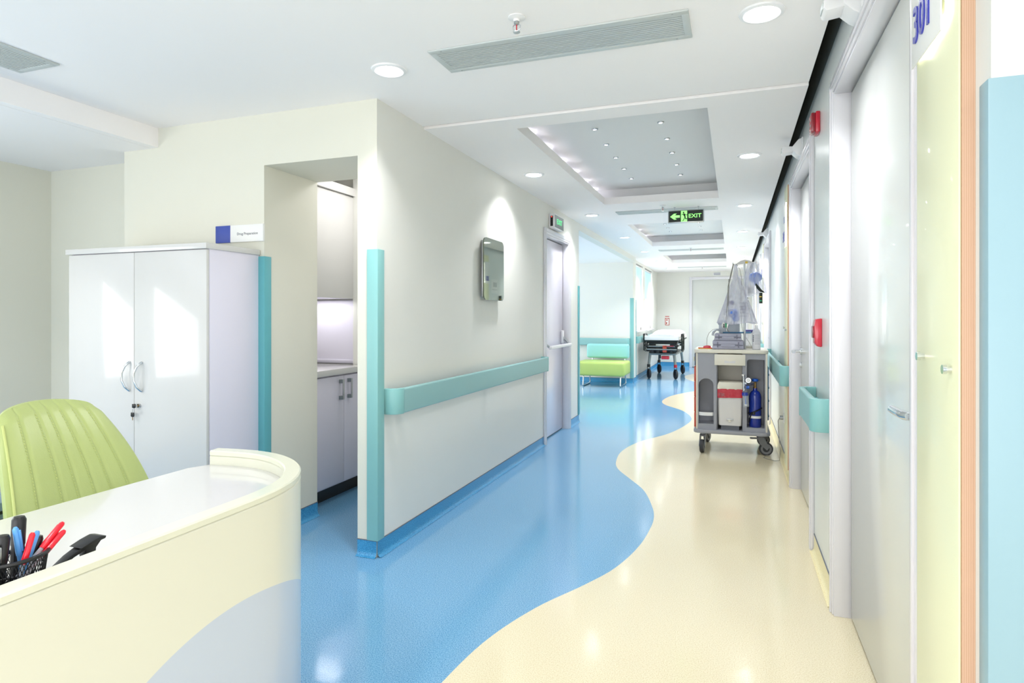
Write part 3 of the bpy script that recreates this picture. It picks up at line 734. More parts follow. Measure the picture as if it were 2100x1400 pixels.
obj('key', B().prism([(p[0]+.022, p[1]+.800) for p in KEY], -.024, -.018, 'black_plastic', 'y', .0015).box(.034, .046, -.0215, -.0195, .797, .803, 'steel'), None, (-3.075, 2.48, 0), label='black-headed key pushed into the cupboard lock', category='key')
b = B(); b.prism([(p[1]+.012, -p[0]+.752) for p in KEY], -.024, -.018, 'black_plastic', 'y', .0015); b.box(.010, .014, -.0215, -.0195, .722, .742, 'brass'); b.tube([(.02, -.021, .79), (.014, -.023, .78), (.012, -.021, .764)], .001, 'steel', 6)
obj('key', b, None, (-3.075, 2.48, 0), label='black-headed spare key dangling below the one in the lock', category='key')

# ================================================================= DRUG PREPARATION ROOM
t = thing('base_cabinet', (-2.62, 3.36, 0), 'white base cabinet with two doors inside the opening', 'cabinet')
b = B(); b.box(-.56, -.02, 0, .68, .10, .875, 'white_lam_matt'); b.box(-.50, -.07, 0, .68, 0, .10, 'black_plastic'); obj('carcass', b, t)
ys_ = (.0, .395, .68)
for i in range(2):
    b = B(); b.box(-.02, 0, ys_[i]+.002, ys_[i+1]-.002, .115, .865, 'white_lam_matt', .001); dr = obj('door', b, t)
    yh = .395+(-.05 if i == 0 else .05)
    b = B(); b.box(.025, .035, yh-.007, yh+.007, .70, .84, 'steel', .002); b.box(0, .03, yh-.012, yh+.012, .815, .84, 'grey_metal'); b.box(0, .03, yh-.012, yh+.012, .70, .725, 'grey_metal'); obj('handle', b, dr)
obj('worktop', B().box(-.58, .015, 0, .69, 0, .042, 'white_lam', .004), None, (-2.62, 3.35, .876), label='white worktop lying across the base cabinet in the small room', category='worktop')
obj('splashback', B().prism(rr(-.45, 0, .0, .47, .02), -.012, 0, 'white_lam_matt', 'y').box(-.45, .1, -.02, 0, -.02, .01, 'white_lam_matt', .003), None, (-2.745, 4.1, .94), label='lilac-white splashback panel above the worktop', category='panel')
t = thing('wall_cabinet', (-2.745, 3.36, 1.42), 'white wall cabinet above the worktop in the small room', 'cabinet')
b = B(); b.box(-.45, -.018, 0, .70, 0, .78, 'white_lam_matt'); obj('carcass', b, t)
b = B(); b.box(-.017, 0, 0, .69, 0, .775, 'white_lam', .001); obj('door', b, t)
b = B(); b.box(-.45, .02, 0, .70, .78, .84, 'white_lam', .002); obj('cornice', b, t)
t = thing('tap', (-3.0, 3.62, .918), 'chrome tap tip just visible behind the jamb', 'tap')
b = B(); b.cyl((0, 0, 0), (0, 0, .10), .013, 'chrome'); b.tube([(0, 0, .09), (.02, 0, .14), (.06, .0, .15), (.11, 0, .135)], .010, 'chrome'); obj('spout', b, t)
area('drug_room_fill', (-2.3, 3.8, 2.40), (0, 0, 0), .3, .3, 4, (1, .98, 1))  # unseen overhead fill added to brighten the small room

# ================================================================= RECEPTION DESK
OUT = [(-1.19, -.6), (-1.19, .4), (-1.19, .72), (-1.19, 1.0), (-1.19, 1.25), (-1.193, 1.36), (-1.203, 1.43), (-1.226, 1.51), (-1.262, 1.58), (-1.31, 1.645), (-1.37, 1.70), (-1.435, 1.742), (-1.51, 1.775), (-1.60, 1.793), (-1.70, 1.790), (-1.782, 1.778)]
def smooth(P, n=2):
    for _ in range(n):
        Q = [P[0]]
        for a, c in zip(P, P[1:]): Q += [(a[0]*.75+c[0]*.25, a[1]*.75+c[1]*.25), (a[0]*.25+c[0]*.75, a[1]*.25+c[1]*.75)]
        P = Q+[P[-1]]
    return P
OS = smooth(OUT)
def offset(P, d):
    R = []
    for i, p in enumerate(P):
        a = P[max(0, i-1)]; c = P[min(len(P)-1, i+1)]; v = Vector((c[0]-a[0], c[1]-a[1])).normalized(); n = Vector((-v.y, v.x))
        R.append((p[0]+n.x*d, p[1]+n.y*d))
    return R
IN = offset(OS, .05)
t = thing('reception_desk', (-1.5, .6, 0), 'curved pale yellow reception desk with a big pale blue disc on its front', 'desk')
def strip(outer, inner, z0, z1, m, zb=0):
    b = B(); q = bmesh.new(); ox, oy = -1.5, .6
    rows = []
    r_ = .004
    for (a, c), (e, f) in zip(outer, inner):
        v = Vector((a-e, c-f)).normalized()*r_
        rows.append([(e-ox, f-oy, z0), (e-ox, f-oy, z1-r_), (e+v.x-ox, f+v.y-oy, z1), (a-v.x-ox, c-v.y-oy, z1), (a-ox, c-oy, z1-r_), (a-ox, c-oy, z0)])
    b.grid(rows, m, closed=True)
    # end caps
    for r in (rows[0], rows[-1]):
        k = bmesh.new(); k.faces.new([k.verts.new(p) for p in r]); b.add(k, m)
    return b
disc_print(mat('desk_front', 'DDDDCC', .25, coat=.2), .66, -.13, .68, 'BFCAD9')
obj('front_panel', strip(OS, IN, .0, .782, 'desk_front'), t)
obj('rim', strip(OS, IN, .783, .80, 'desk_rim'), t)
INd = offset(OS, .051)
b = B(); P = [(p[0]+1.5, p[1]-.6) for p in INd]; P = P+[(-.305, 1.06), (-.305, -1.2)]
b.prism(P, .722, .75, 'white_lam', 'z'); obj('desktop', b, t, label='glossy white worktop')
b = B(); b.box(-.30, -.28, .70, 1.0, 0, .722, 'white_lam_matt'); obj('end_panel', b, t)

# ================================================================= OFFICE CHAIR (green leather)
t = thing('office_chair', (-2.22, 1.500, -.012), 'lime green leather office chair with stitched vertical ribs behind the desk', 'office chair', rz=0)
# backrest: local frame, faces +x; rows from bottom to top
def back_pt(u, v, front=True):
    """u -1..1 across, v 0..1 up"""
    half = .266-.092*v**1.6
    z = .46+.535*v-.030*(abs(u)**2.2)*v*v-.020*abs(u)**12*v**4
    lean = .14-.235*v+.03*math.sin(PI*v)
    bow = .05*u*u
    th = .045*(1-abs(u)**4)*(1-.5*v**6)+.012
    seam = 0
    if front:
        for s in (-.62, -.28, -.05, .18, .41, .66): seam += math.exp(-((u-s)/.022)**2)
        x = lean+bow+th-.0045*seam
    else: x = lean+bow-th*.8
    return Vector((x, u*half*(1), z))
def closed_back():
    rows = []; nu = 90
    for j in range(25):
        v = j/24; vv = v
        F = [back_pt(-1+2*k/nu, vv) for k in range(nu+1)]; K = [back_pt(1-2*k/nu, vv, False) for k in range(1, nu)]
        if j == 24:
            F = [p+Vector((-.012, 0, -.004)) for p in F]; K = [p+Vector((.012, 0, -.004)) for p in K]
        rows.append(F+K)
    top = [Vector(((r.x+rows[-1][-i].x)/2 if 0 else r.x, r.y*.97, r.z+.007)) for i, r in enumerate(rows[-1])]
    cx = sum(p.x for p in top)/len(top)
    top = [Vector((cx+(p.x-cx)*.55+.5*0, p.y, p.z)) for p in top]
    for i, p in enumerate(top): p.x = rows[-1][i].x*.5+ (0.14-.235+.05*(p.y/.17)**2)*.5
    rows.append(top)
    return rows
b = B(); R_ = closed_back(); b.grid(R_, 'leather_green', closed=True)
k = bmesh.new(); n_ = len(R_[-1]); h_ = 91
vs = [k.verts.new(p) for p in R_[-1]]
for i in range(44+1):
    pass
k.faces.new(vs); bmesh.ops.triangulate(k, faces=k.faces[:]); b.add(k, 'leather_green', True)
obj('backrest', b, t)
b = B()
for s in (-.62, -.28, -.05, .18, .41, .66):                            # dashed stitches along each rib seam
    for j in range(46):
        v0 = .12+.83*j/46; p0 = back_pt(s-.045, v0)+Vector((.0022, 0, 0)); p1 = back_pt(s-.045, v0+.009)+Vector((.0022, 0, 0))
        b.tube([p0, p1], .0011, 'thread', 4)
obj('stitching', b, t, kind='stuff', label='rows of yellow-green stitches')
b = B()
for s in (-1,):
    b.tube([back_pt(s*.93, v/20)+Vector((.004, 0, 0)) for v in range(1, 20)], .0045, 'thread', 8)
obj('piping', b, t)
b = B()
rows = []
for j in range(15):
    a = j/14; rows.append([(-.18+.50*a, y*.25*(1-.15*a*a), .46+.035*math.cos(y*1.3)-.03*a**3) for y in [q/8 for q in range(-8, 9)]])
b.grid(rows, 'leather_green', thick=.07); obj('seat', b, t)
b = B(); b.cyl((.05, 0, .40), (.05, 0, .12), .028, 'chrome'); obj('gas_lift', b, t)
b = B()
for k in range(5):
    a = 2*PI*k/5; b.tube([(.05, 0, .12), (.05+.15*math.cos(a), .15*math.sin(a), .11), (.05+.27*math.cos(a), .27*math.sin(a), .075)], [.025, .018, .014], 'black_plastic')
obj('base', b, t)
for k in range(5):
    a = 2*PI*k/5; b = B(); cx, cy = .05+.27*math.cos(a), .27*math.sin(a)
    b.cyl((cx-.018*math.sin(a), cy+.018*math.cos(a), .03), (cx+.018*math.sin(a), cy-.018*math.cos(a), .03), .03, 'black_plastic'); obj('caster', b, t)

# slatted grey unit behind the desk, at the picture edge
t = thing('slatted_unit', (-2.62, 1.33, .11), 'blue-grey slatted unit glimpsed left of the green chair', 'office unit')
b = B(); b.box(-.2, .2, -.2, .2, -.11, .52, 'blue_grey', .01); obj('body', b, t)
b = B()
for k in range(16): b.box(.2, .206, -.19, .19, .06+.028*k, .070+.028*k, 'black_plastic')
obj('slots', b, t)

# ================================================================= DESK ITEMS
DZ = .751
# mesh organiser: an oval cup and a low front tray
t = thing('desk_organiser', (-1.30, .795, DZ), 'black wire mesh desk organiser filled with pens', 'pen holder')
def oval(rx, ry, z, n=40, cx=0, cy=0): return [(cx+rx*math.cos(2*PI*k/n)*(1 if abs(math.cos(2*PI*k/n)) < 2 else 1), cy+ry*math.sin(2*PI*k/n), z) for k in range(n)]
def meshcup(rx0, ry0, rx1, ry1, h, cx=0, cy=0):
    b = B(); n = 56
    for k in range(n):
        a = 2*PI*k/n
        for sg in (-1, 1):
            P = []
            for j in range(7):
                f = j/6; aa = a+sg*f*.42; P.append((cx+(rx0+(rx1-rx0)*f)*math.cos(aa), cy+(ry0+(ry1-ry0)*f)*math.sin(aa), .002+h*f))
            b.tube(P, .0007, 'black_plastic', 4)
    return b
b = meshcup(.033, .048, .040, .058, .066); obj('mesh_wall', b, t)
b = B(); b.tube(oval(.040, .058, .068), .0042, 'black_plastic', 10, True); obj('rim', b, t)
b = B(); b.tube(oval(.033, .048, .003), .003, 'black_plastic', 8, True); b.lathe([(0, 0), (.033, 0), (.033, .002), (0, .002)], (0, 0, 0), 'black_plastic', 30, sy=1.45); obj('bottom', b, t)
b = meshcup(.022, .055, .026, .062, .036, .030, -.075); b.tube(oval(.027, .063, .038, 40, .030, -.075), .0028, 'black_plastic', 10, True); b.prism([(.03+.022*math.cos(2*PI*k/24), -.075+.055*math.sin(2*PI*k/24)) for k in range(24)], 0, .002, 'black_plastic'); obj('front_tray', b, t)
def pen(foot, tip, kind, lab):
    """pen in the cup: foot and cap end in world space"""
    foot = Vector(foot); tip = Vector(tip); d = (tip-foot).normalized(); L = (tip-foot).length
    t = thing('pen', foot, lab, 'pen', 'pens in the mesh organiser'); mx = d.to_track_quat('Z', 'Y').to_matrix().to_4x4()
    body, cap = {'red': ('pen_clear', 'pen_red'), 'blue': ('pen_blue', 'pen_blue'), 'black': ('black_plastic', 'black_plastic'), 'white': ('pen_clear', 'pen_clear')}[kind]
    b = B(); b.lathe([(0, 0), (.0012, 0), (.0035, .018), (.0042, .022), (.0042, L-.02), (0, L-.02)], (0, 0, 0), body, 12, mx=mx); obj('barrel', b, t)
    b = B(); b.lathe([(.0052, L-.058), (.0056, L-.05), (.0052, L-.004), (.003, L), (0, L)], (0, 0, 0), cap if kind != 'white' else 'pen_red', 14, mx=mx)
    b.box(.005, .0085, -.002, .002, L-.05, L-.006, cap if kind != 'white' else 'pen_blue', .001, mx=mx); obj('cap', b, t)
    if kind in ('red', 'white'):
        b = B(); b.lathe([(0, .01), (.0015, .012), (.0015, L-.06), (0, L-.06)], (0, 0, 0), 'pen_red' if kind == 'red' else 'pen_blue', 8, mx=mx); obj('ink_tube', b, t)
cx, cy = -1.30, .795
pen((cx+.012, cy-.030, DZ+.006), (cx+.004, cy+.090, DZ+.108), 'red', 'red-capped pen leaning far out of the organiser')
pen((cx+.020, cy-.024, DZ+.006), (cx+.014, cy+.086, DZ+.094), 'red', 'lower of the two red pens leaning out of the organiser')
pen((cx+.018, cy-.010, DZ+.006), (cx+.022, cy+.020, DZ+.112), 'white', 'clear pen with red collar standing among the blue pens')
pen((cx+.008, cy+.000, DZ+.006), (cx+.014, cy+.034, DZ+.110), 'blue', 'light blue pen next to the clear pen with red collar')
pen((cx-.004, cy+.020, DZ+.006), (cx+.010, cy-.004, DZ+.128), 'blue', 'light blue pen tilted left in front of a black marker')
def marker(foot, tip, r, lab):
    foot = Vector(foot); tip = Vector(tip); d = (tip-foot).normalized(); L = (tip-foot).length; mx = d.to_track_quat('Z', 'Y').to_matrix().to_4x4()
    t = thing('marker', foot, lab, 'marker', 'black markers in the mesh organiser')
    b = B(); b.lathe([(0, 0), (r*.9, .001), (r, .01), (r, L*.6), (0, L*.6)], (0, 0, 0), 'black_plastic', 18, mx=mx); obj('barrel', b, t)
    b = B(); b.lathe([(r*1.08, L*.6), (r*1.08, L-.006), (r*.8, L), (0, L)], (0, 0, 0), 'black_plastic', 18, mx=mx); b.box(r, r+.003, -.003, .003, L*.66, L-.004, 'steel', .001, mx=mx); obj('cap', b, t)
marker((cx-.012, cy+.010, DZ+.006), (cx-.014, cy+.018, DZ+.140), .011, 'thick black marker, tallest in the organiser')
marker((cx+.002, cy-.030, DZ+.006), (cx+.004, cy-.020, DZ+.118), .010, 'black marker at the near side of the organiser')
marker((cx+.014, cy-.044, DZ+.006), (cx+.016, cy-.044, DZ+.105), .009, 'black marker cut off by the picture edge')
marker((cx-.018, cy+.034, DZ+.006), (cx-.010, cy+.052, DZ+.092), .008, 'short black marker behind the red pens')
# hole punch
t = thing('hole_punch', (-1.292, .905, DZ), 'black hole punch lying behind the desk rim', 'hole punch')
b = B(); b.prism([(-.06, 0), (.055, 0), (.052, .018), (.02, .022), (-.06, .014)], -.022, .022, 'black_plastic', 'x', .002, mx=None); obj('base', b, t)
b = B()
b.prism([(-.062, .016), (-.05, .026), (-.02, .044), (.02, .060), (.055, .068), (.068, .066), (.060, .056), (.048, .044), (.046, .018), (.022, .018), (.020, .046), (-.01, .038), (-.035, .026), (-.05, .014)], -.012, .012, 'black_plastic', 'x', .002)
b.prism([(.0, .057), (.03, .066), (.055, .071), (.069, .068), (.066, .062), (.03, .058)], -.021, .021, 'black_plastic', 'x', .002)
obj('lever', b, t)
b = B(); b.cyl((-.02, .03, .03), (.02, .03, .03), .003, 'steel'); b.tube([(0.022, -.055, .018), (.022, .03, .034)], .0015, 'steel', 6); obj('pin', b, t); t.scale = (.9, .82, .86)

# ================================================================= MEDICAL TROLLEY
TX, TY = -.0, 6.12
def cx_(px): return -.36+(px-118)*.000795
def cz_(py): return 1.1436-.000845*py
t = thing('medical_trolley', (TX, TY, 0), 'grey and cream medical trolley with open niches, standing by the door wall', 'trolley')
xa, xb2 = cx_(122), cx_(955); dep = .56
b = B(); b.prism(rr(cx_(118), cx_(948), -.02, dep+.02, .06), .942, .975, 'cart_cream', 'z', .006, True); obj('top', b, t, label='cream moulded top')
b = B(); b.prism(rr(cx_(116), cx_(967), -.035, dep+.035, .07), .188, .222, 'cart_grey', 'z', .006, True); obj('base', b, t)
# body: back and side shells plus two niche columns
b = B()
b.box(cx_(145), cx_(165), 0, dep, .222, .942, 'cart_cream', .003); b.box(cx_(915), cx_(937), 0, dep, .222, .942, 'cart_cream', .003)
b.box(cx_(165), cx_(915), dep-.02, dep, .222, .942, 'cart_grey'); obj('side_panels', b, t)
# left column with arched niche
def column(x0, x1, nx0, nx1, nz0, nz1, arch, name):
    b = B(); n = 12; cxm = (nx0+nx1)/2; r = (nx1-nx0)/2
    hole = [(nx0, nz0), (nx1, nz0)]
    if arch: hole += [(cxm+r*math.cos(PI*k/n), nz1-r+r*math.sin(PI*k/n)) for k in range(n+1)]
    else:
        rc = .03; hole += [(nx1, nz1-.004)]+[(nx0+rc-rc*math.sin(PI/2*k/6), nz1-rc+rc*math.cos(PI/2*k/6)) for k in range(7)]
    q = bmesh.new()
    def ring(y): return [q.verts.new((p[0], y, p[1])) for p in hole]
    outer = [(x0, .222), (x1, .222), (x1, .94), (x0, .94)]
    # front face with a hole: bridge by triangle fill
    vo = [q.verts.new((p[0], 0, p[1])) for p in outer]; vi = ring(0)
    ed = [q.edges.new((vo[i], vo[(i+1) % 4])) for i in range(4)]+[q.edges.new((vi[i], vi[(i+1) % len(vi)])) for i in range(len(vi))]
    bmesh.ops.triangle_fill(q, use_beauty=True, edges=ed)
    vb = ring(.20)
    for i in range(len(vi)):
        j = (i+1) % len(vi); q.faces.new((vi[i], vi[j], vb[j], vb[i]))
    q.faces.new(vb)
    bo = [q.verts.new((p[0], .22, p[1])) for p in outer]
    for i in range(4):
        j = (i+1) % 4; q.faces.new((vo[i], vo[j], bo[j], bo[i]))
    q.faces.new(bo); bmesh.ops.recalc_face_normals(q, faces=q.faces)
    b.add(q, 'cart_grey'); return obj(name, b, t)
column(cx_(165), cx_(385), cx_(175), cx_(345), cz_(1030), cz_(522), True, 'bottle_niche')
column(cx_(678), cx_(915), cx_(712), cx_(905), cz_(1048), cz_(300), False, 'cylinder_niche')
b = B(); cxn = (cx_(175)+cx_(345))/2; rn = (cx_(345)-cx_(175))/2
b.tube([(cxn+rn*math.cos(a), .03-rn*.75*math.sin(a)*.8+.0, cz_(915)) for a in [PI*k/12 for k in range(13)]], .0, 'white_paint') if 0 else None
b.grid([[(cxn+rn*math.cos(PI*k/14), .02-.03*math.sin(PI*k/14), z) for k in range(15)] for z in (cz_(938), cz_(900))], 'white_paint', thick=.003); obj('retaining_strap', b, t, label='white band across the arched niche')
# centre bay
b = B(); b.box(cx_(385), cx_(670), .30, .31, .222, .84, 'cart_cream'); b.box(cx_(380), cx_(388), 0, .3, .222, .94, 'cart_grey'); b.box(cx_(665), cx_(680), 0, .3, .222, .94, 'cart_grey'); obj('centre_bay', b, t)
b = B(); b.prism([(cx_(355), cz_(250)), (cx_(697), cz_(250)), (cx_(697), cz_(370)), (cx_(355), cz_(370))], -.022, .25, 'cart_cream', 'y', .003); dr = obj('drawer', b, t, label='cream drawer')
b = B(); b.prism([(cx_(466), cz_(318)), (cx_(500), cz_(322)), (cx_(525), cz_(328)), (cx_(550), cz_(322)), (cx_(586), cz_(318)), (cx_(586), cz_(345)), (cx_(466), cz_(345))], -.0235, -.021, 'panel_shadow' if 0 else 'bin_white', 'y'); obj('grip', b, dr)
# red drawer fronts on the left flank
for k in range(4):
    z0 = .235+.145*k; b = B(); b.box(cx_(122), cx_(146), .02, dep-.04, z0, z0+.14, 'red_drawer', .004); dd = obj('side_drawer', b, t, label='rust red drawer front')
b = B(); b.box(cx_(126), cx_(146), .02, dep-.04, .82, .935, 'cart_dark', .004); b.box(cx_(118), cx_(127), .05, .12, .86, .90, 'yellow', .002); obj('side_drawer', b, t, label='dark grey drawer front with yellow tag')
b = B(); b.box(cx_(937), cx_(950), .03, dep-.05, .33, .82, 'blue_shelf', .004)
for zz in (.36, .5, .62, .74): b.box(cx_(948), cx_(956), .04, .10, zz, zz+.015, 'black_plastic')
obj('side_rail', b, t, label='blue strip along the wall side')
def caster(x, y, sw, brake):
    r = .062; R = Matrix.Translation((x, y, 0)) @ Matrix.Rotation(sw, 4, 'Z')
    b = B()
    b.cyl((x, y, .19), (x, y, .165), .022, 'cart_grey')
    def P(a, c, d): return R @ Vector((a, c, d))
    for s in (-1, 1):
        q = bmesh.new(); pts = [(-.03, .17), (.03, .17), (.075, .075), (.055, .05), (.0, .10)]
        lo = [q.verts.new(P(p[0], s*.024-.003, p[1])) for p in pts]; hi = [q.verts.new(P(p[0], s*.024+.003, p[1])) for p in pts]
        q.faces.new(lo[::-1]); q.faces.new(hi)
        for i in range(5): q.faces.new((lo[i], lo[(i+1) % 5], hi[(i+1) % 5], hi[i]))
        bmesh.ops.recalc_face_normals(q, faces=q.faces); b.add(q, 'wheel_grey')
    if brake: b.box(-.06, .07, -.02, .02, .150, .162, 'wheel_grey', .005, mx=R @ Matrix.Translation((-.03, 0, 0)))
    f = obj('caster', b, t)
    wc = (.05, 0, r)
    b = B()
    prof = [(.0, -.014), (.040, -.014), (.044, -.016), (.058, -.016), (r, -.010), (r, .010), (.058, .016), (.044, .016), (.040, .014), (0, .014)]
    mx = R @ Matrix.Translation(wc) @ Matrix.Rotation(PI/2, 4, 'X')
    b.lathe(prof, (0, 0, 0), 'rubber', 30, mx=mx)
    b.lathe([(.030, -.0175), (.048, -.0175), (.048, .0175), (.030, .0175), (.030, -.0175)], (0, 0, 0), 'wheel_grey', 30, mx=mx)
    obj('wheel', b, f)
caster(cx_(225), .05, math.radians(-118+20), True); caster(cx_(860), .06, math.radians(8), True)
caster(cx_(225), dep-.06, math.radians(70), False); caster(cx_(860), dep-.06, math.radians(20), False)
# pole and hanger belong to the trolley
PXp = -.4544+754*.000735
def hx(px): return -.4544+px*.000735
def hz(py): return 1.9625-py*.00078
b = B(); b.cyl((hx(752), .16, .972), (hx(748), .16, hz(215)), .009, 'steel'); pl = obj('drip_pole', b, t, label='steel drip pole')
b = B()
b.prism([(hx(600), hz(228)), (hx(650), hz(222)), (hx(700), hz(188)), (hx(750), hz(176)), (hx(800), hz(186)), (hx(850), hz(208)), (hx(890), hz(205)), (hx(890), hz(222)), (hx(800), hz(225)), (hx(700), hz(232)), (hx(640), hz(240))], .152, .168, 'bin_white', 'y', .003)
b.tube([(hx(885), .16, hz(215)), (hx(890), .16, hz(190))], .004, 'steel'); b.tube([(hx(606), .16, hz(235)), (hx(606), .16, hz(210))], .004, 'steel')
b.box(hx(755), hx(787), .148, .153, hz(222), hz(198), 'yellow', .002)
obj('hanger', b, pl, label='pale curved hanger with a yellow tag')

# pedal bin in the middle bay
t = thing('pedal_bin', (cx_(528), TY+.10, .224), 'white waste bin with a red bag folded over its rim, inside the trolley', 'bin')
zb = .224; cxm = cx_(528)
rows = []
for z, wx in ((cz_(1038), .098), (cz_(1030), .103), (cz_(640), .112)):
    rows.append([(p[0], p[1], z-zb) for p in rr(-wx, wx, -.09, .12, .02, 4)])
b = B(); b.grid(rows, 'bin_white', closed=True); q = bmesh.new(); q.faces.new([q.verts.new(p) for p in rows[0]]); b.add(q, 'bin_white'); b.box(-.08, .08, -.07, .10, .0, cz_(1038)-zb+.002, 'cart_dark'); obj('bucket', b, t)
b = B(); rows = []
for z, wx, sk in ((cz_(730), .117, 1), (cz_(690), .122, 1), (cz_(632), .116, 0)):
    rows.append([(p[0]*1.0, p[1]*1.06, z-zb+sk*.012*math.sin(p[0]*30)+sk*.004*math.sin(p[0]*130)) for p in rr(-wx, wx, -.095, .12, .02, 4)])
R2 = []
for r in rows:                                                          # more points along the front for wrinkles
    q2 = []
    for a, c in zip(r, r[1:]+r[:1]):
        n = 8 if abs(a[0]-c[0]) > .05 else 1
        for i in range(n):
            f = i/n; x = a[0]+(c[0]-a[0])*f; q2.append((x, a[1]+(c[1]-a[1])*f-(.003*math.sin(x*90) if n > 1 else 0), a[2]+(c[2]-a[2])*f))
    R2.append(q2)
b.grid(R2, 'bag_red', closed=True); b.text('TIK', .045, 'red_dark', T(-.075, -.106, cz_(700)-zb) @ FYm, .0006, .001); obj('liner', b, t, label='red plastic bag over the rim')
b = B(); b.prism([(-.118, cz_(640)-zb), (.118, cz_(640)-zb), (.116, cz_(575)-zb), (.105, cz_(558)-zb), (-.100, cz_(558)-zb), (-.112, cz_(590)-zb)], -.10, .12, 'cart_cream', 'y', .006, True); obj('lid', b, t, label='cream lid')
b = B(); b.box(-.032, .032, -.10, -.088, cz_(975)-zb, cz_(965)-zb, 'steel', .002); b.box(-.014, .008, -.099, -.09, cz_(1000)-zb, cz_(975)-zb, 'cart_cream', .003); obj('pedal', b, t)

# oxygen cylinder
t = thing('oxygen_cylinder', (cx_(805), TY+.075, cz_(1048)), 'dark blue oxygen cylinder strapped in the trolley niche', 'gas cylinder')
r = .053; z0 = cz_(1048)
b = B(); b.lathe([(0, 0), (r-.004, 0), (r, .006), (r, cz_(710)-z0), (r*.93, cz_(685)-z0), (r*.7, cz_(660)-z0), (.019, cz_(645)-z0), (.017, cz_(622)-z0), (0, cz_(620)-z0)], (0, 0, 0), 'o2_blue', 36); obj('tank', b, t)
b = B(); b.lathe([(.018, cz_(622)-z0), (.018, cz_(612)-z0), (.011, cz_(610)-z0), (.012, cz_(560)-z0), (.006, cz_(555)-z0), (.006, cz_(545)-z0)], (0, 0, 0), 'brass', 20); obj('valve', b, t, label='brass valve')
b = B(); b.lathe([(0, cz_(548)-z0), (.024, cz_(548)-z0), (.029, cz_(542)-z0), (.029, cz_(528)-z0), (.022, cz_(518)-z0), (0, cz_(514)-z0)], (0, 0, 0), 'knob_blue', 20); obj('hand_wheel', b, t, label='blue hand wheel')
b = B(); b.grid([[(1.06*r*math.cos(a), 1.06*r*math.sin(a), cz_(935)-z0+dz) for a in [2*PI*k/36 for k in range(36)]] for dz in (-.011, .011)], 'white_paint', closed=True, thick=.002); obj('ring_band', b, t, label='white band')
b = B()
for dz in (0,): b.tube([(1.09*r*math.cos(a), 1.09*r*math.sin(a), cz_(870)-z0+.028*math.cos(a)+dz) for a in [2*PI*k/36 for k in range(36)]], .006, 'black_plastic', 8, True)
b.tube([(-.02, -r-.006, cz_(880)-z0), (-.04, -r+.008, cz_(920)-z0), (-.052, -.02, cz_(1000)-z0)], .006, 'black_plastic', 8); b.box(-.022, 0.0, -r-.011, -r+.002, cz_(905)-z0, cz_(880)-z0, 'black_plastic', .002); obj('strap', b, t, label='black strap')
t = thing('flow_regulator', (cx_(745), TY-.034, cz_(580)), 'chrome regulator with gauge and clear humidifier jar beside the oxygen cylinder', 'regulator')
ox, oz = cx_(745), cz_(580)
b = B(); b.cyl((cx_(795)-ox, .10, 0), (cx_(690)-ox, 0, .005), .008, 'chrome'); b.cyl((cx_(680)-ox, 0, cz_(640)-oz), (cx_(676)-ox, 0, cz_(470)-oz), .010, 'chrome'); b.sph((cx_(700)-ox, 0, cz_(560)-oz), .016, 'chrome'); b.cyl((cx_(672)-ox, 0, cz_(478)-oz), (cx_(672)-ox, 0, cz_(462)-oz), .012, 'white_paint'); obj('valve_body', b, t)
b = B(); b.cyl((cx_(728)-ox, -.012, cz_(525)-oz), (cx_(728)-ox, .014, cz_(525)-oz), .023, 'chrome'); b.cyl((cx_(728)-ox, -.0135, cz_(525)-oz), (cx_(728)-ox, -.0115, cz_(525)-oz), .018, 'sign_white'); obj('gauge', b, t)
b = B(); b.cyl((cx_(705)-ox, -.01, cz_(602)-oz), (cx_(738)-ox, -.01, cz_(602)-oz), .014, 'knob_blue'); obj('flow_knob', b, t, label='blue knob')
b = B(); b.cyl((cx_(692)-ox, -.02, cz_(688)-oz), (cx_(690)-ox, -.02, cz_(655)-oz), .031, 'o2_blue', .025); obj('jar_lid', b, t, label='blue jar lid')
b = B(); b.cyl((cx_(706)-ox, -.02, cz_(808)-oz), (cx_(695)-ox, -.02, cz_(688)-oz), .026, 'clear', .026); obj('jar', b, t, label='clear jar')
b = B(); b.cyl((cx_(702)-ox, -.02, cz_(795)-oz), (cx_(694)-ox, -.02, cz_(690)-oz), .005, 'mask_blue'); b.cyl((cx_(703)-ox, -.02, cz_(798)-oz), (cx_(703)-ox, -.02, cz_(785)-oz), .012, 'white_paint'); obj('dip_tube', b, t)

# on top of the trolley
ZT = .976
def case(x0, x1, z0, z1, lab):
    cx0 = (x0+x1)/2; h = (x1-x0)/2; H = z1-z0
    t = thing('equipment_case', (cx0, TY+.20, z0), lab, 'case', 'grey cases stacked on the trolley')
    b = B(); b.box(-h, h, -.15, .15, 0, H*.46, 'case_grey', .010, 3); obj('lower_shell', b, t)
    b = B(); b.box(-h+.002, h-.002, -.149, .149, H*.48, H, 'case_grey', .010, 3); b.box(-h*.96, h*.96, -.1515, -.149, H*.455, H*.485, 'case_dark'); obj('upper_shell', b, t)
    b = B(); b.prism([(-h*.5, H*.40), (-h*.4, H*.25), (h*.4, H*.25), (h*.5, H*.40), (h*.4, H*.62), (-h*.4, H*.62)], -.156, -.148, 'case_grey', 'y', .003)
    for s in (-1, 1): b.box(*sorted((s*h*.62, s*h*.70)), -.153, -.148, H*.2, H*.85, 'case_dark', .001)
    obj('front_grip', b, t)
case(hx(356), hx(740), ZT, ZT+.082, 'wide grey equipment case, lower of the two on the trolley')
case(hx(380), hx(712), ZT+.083, ZT+.148, 'smaller grey equipment case on top of the other')
t = thing('monitor_device', (hx(560), TY+.30, ZT+.149), 'pale grey medical device with blue shelf under the hanging bags', 'medical device')
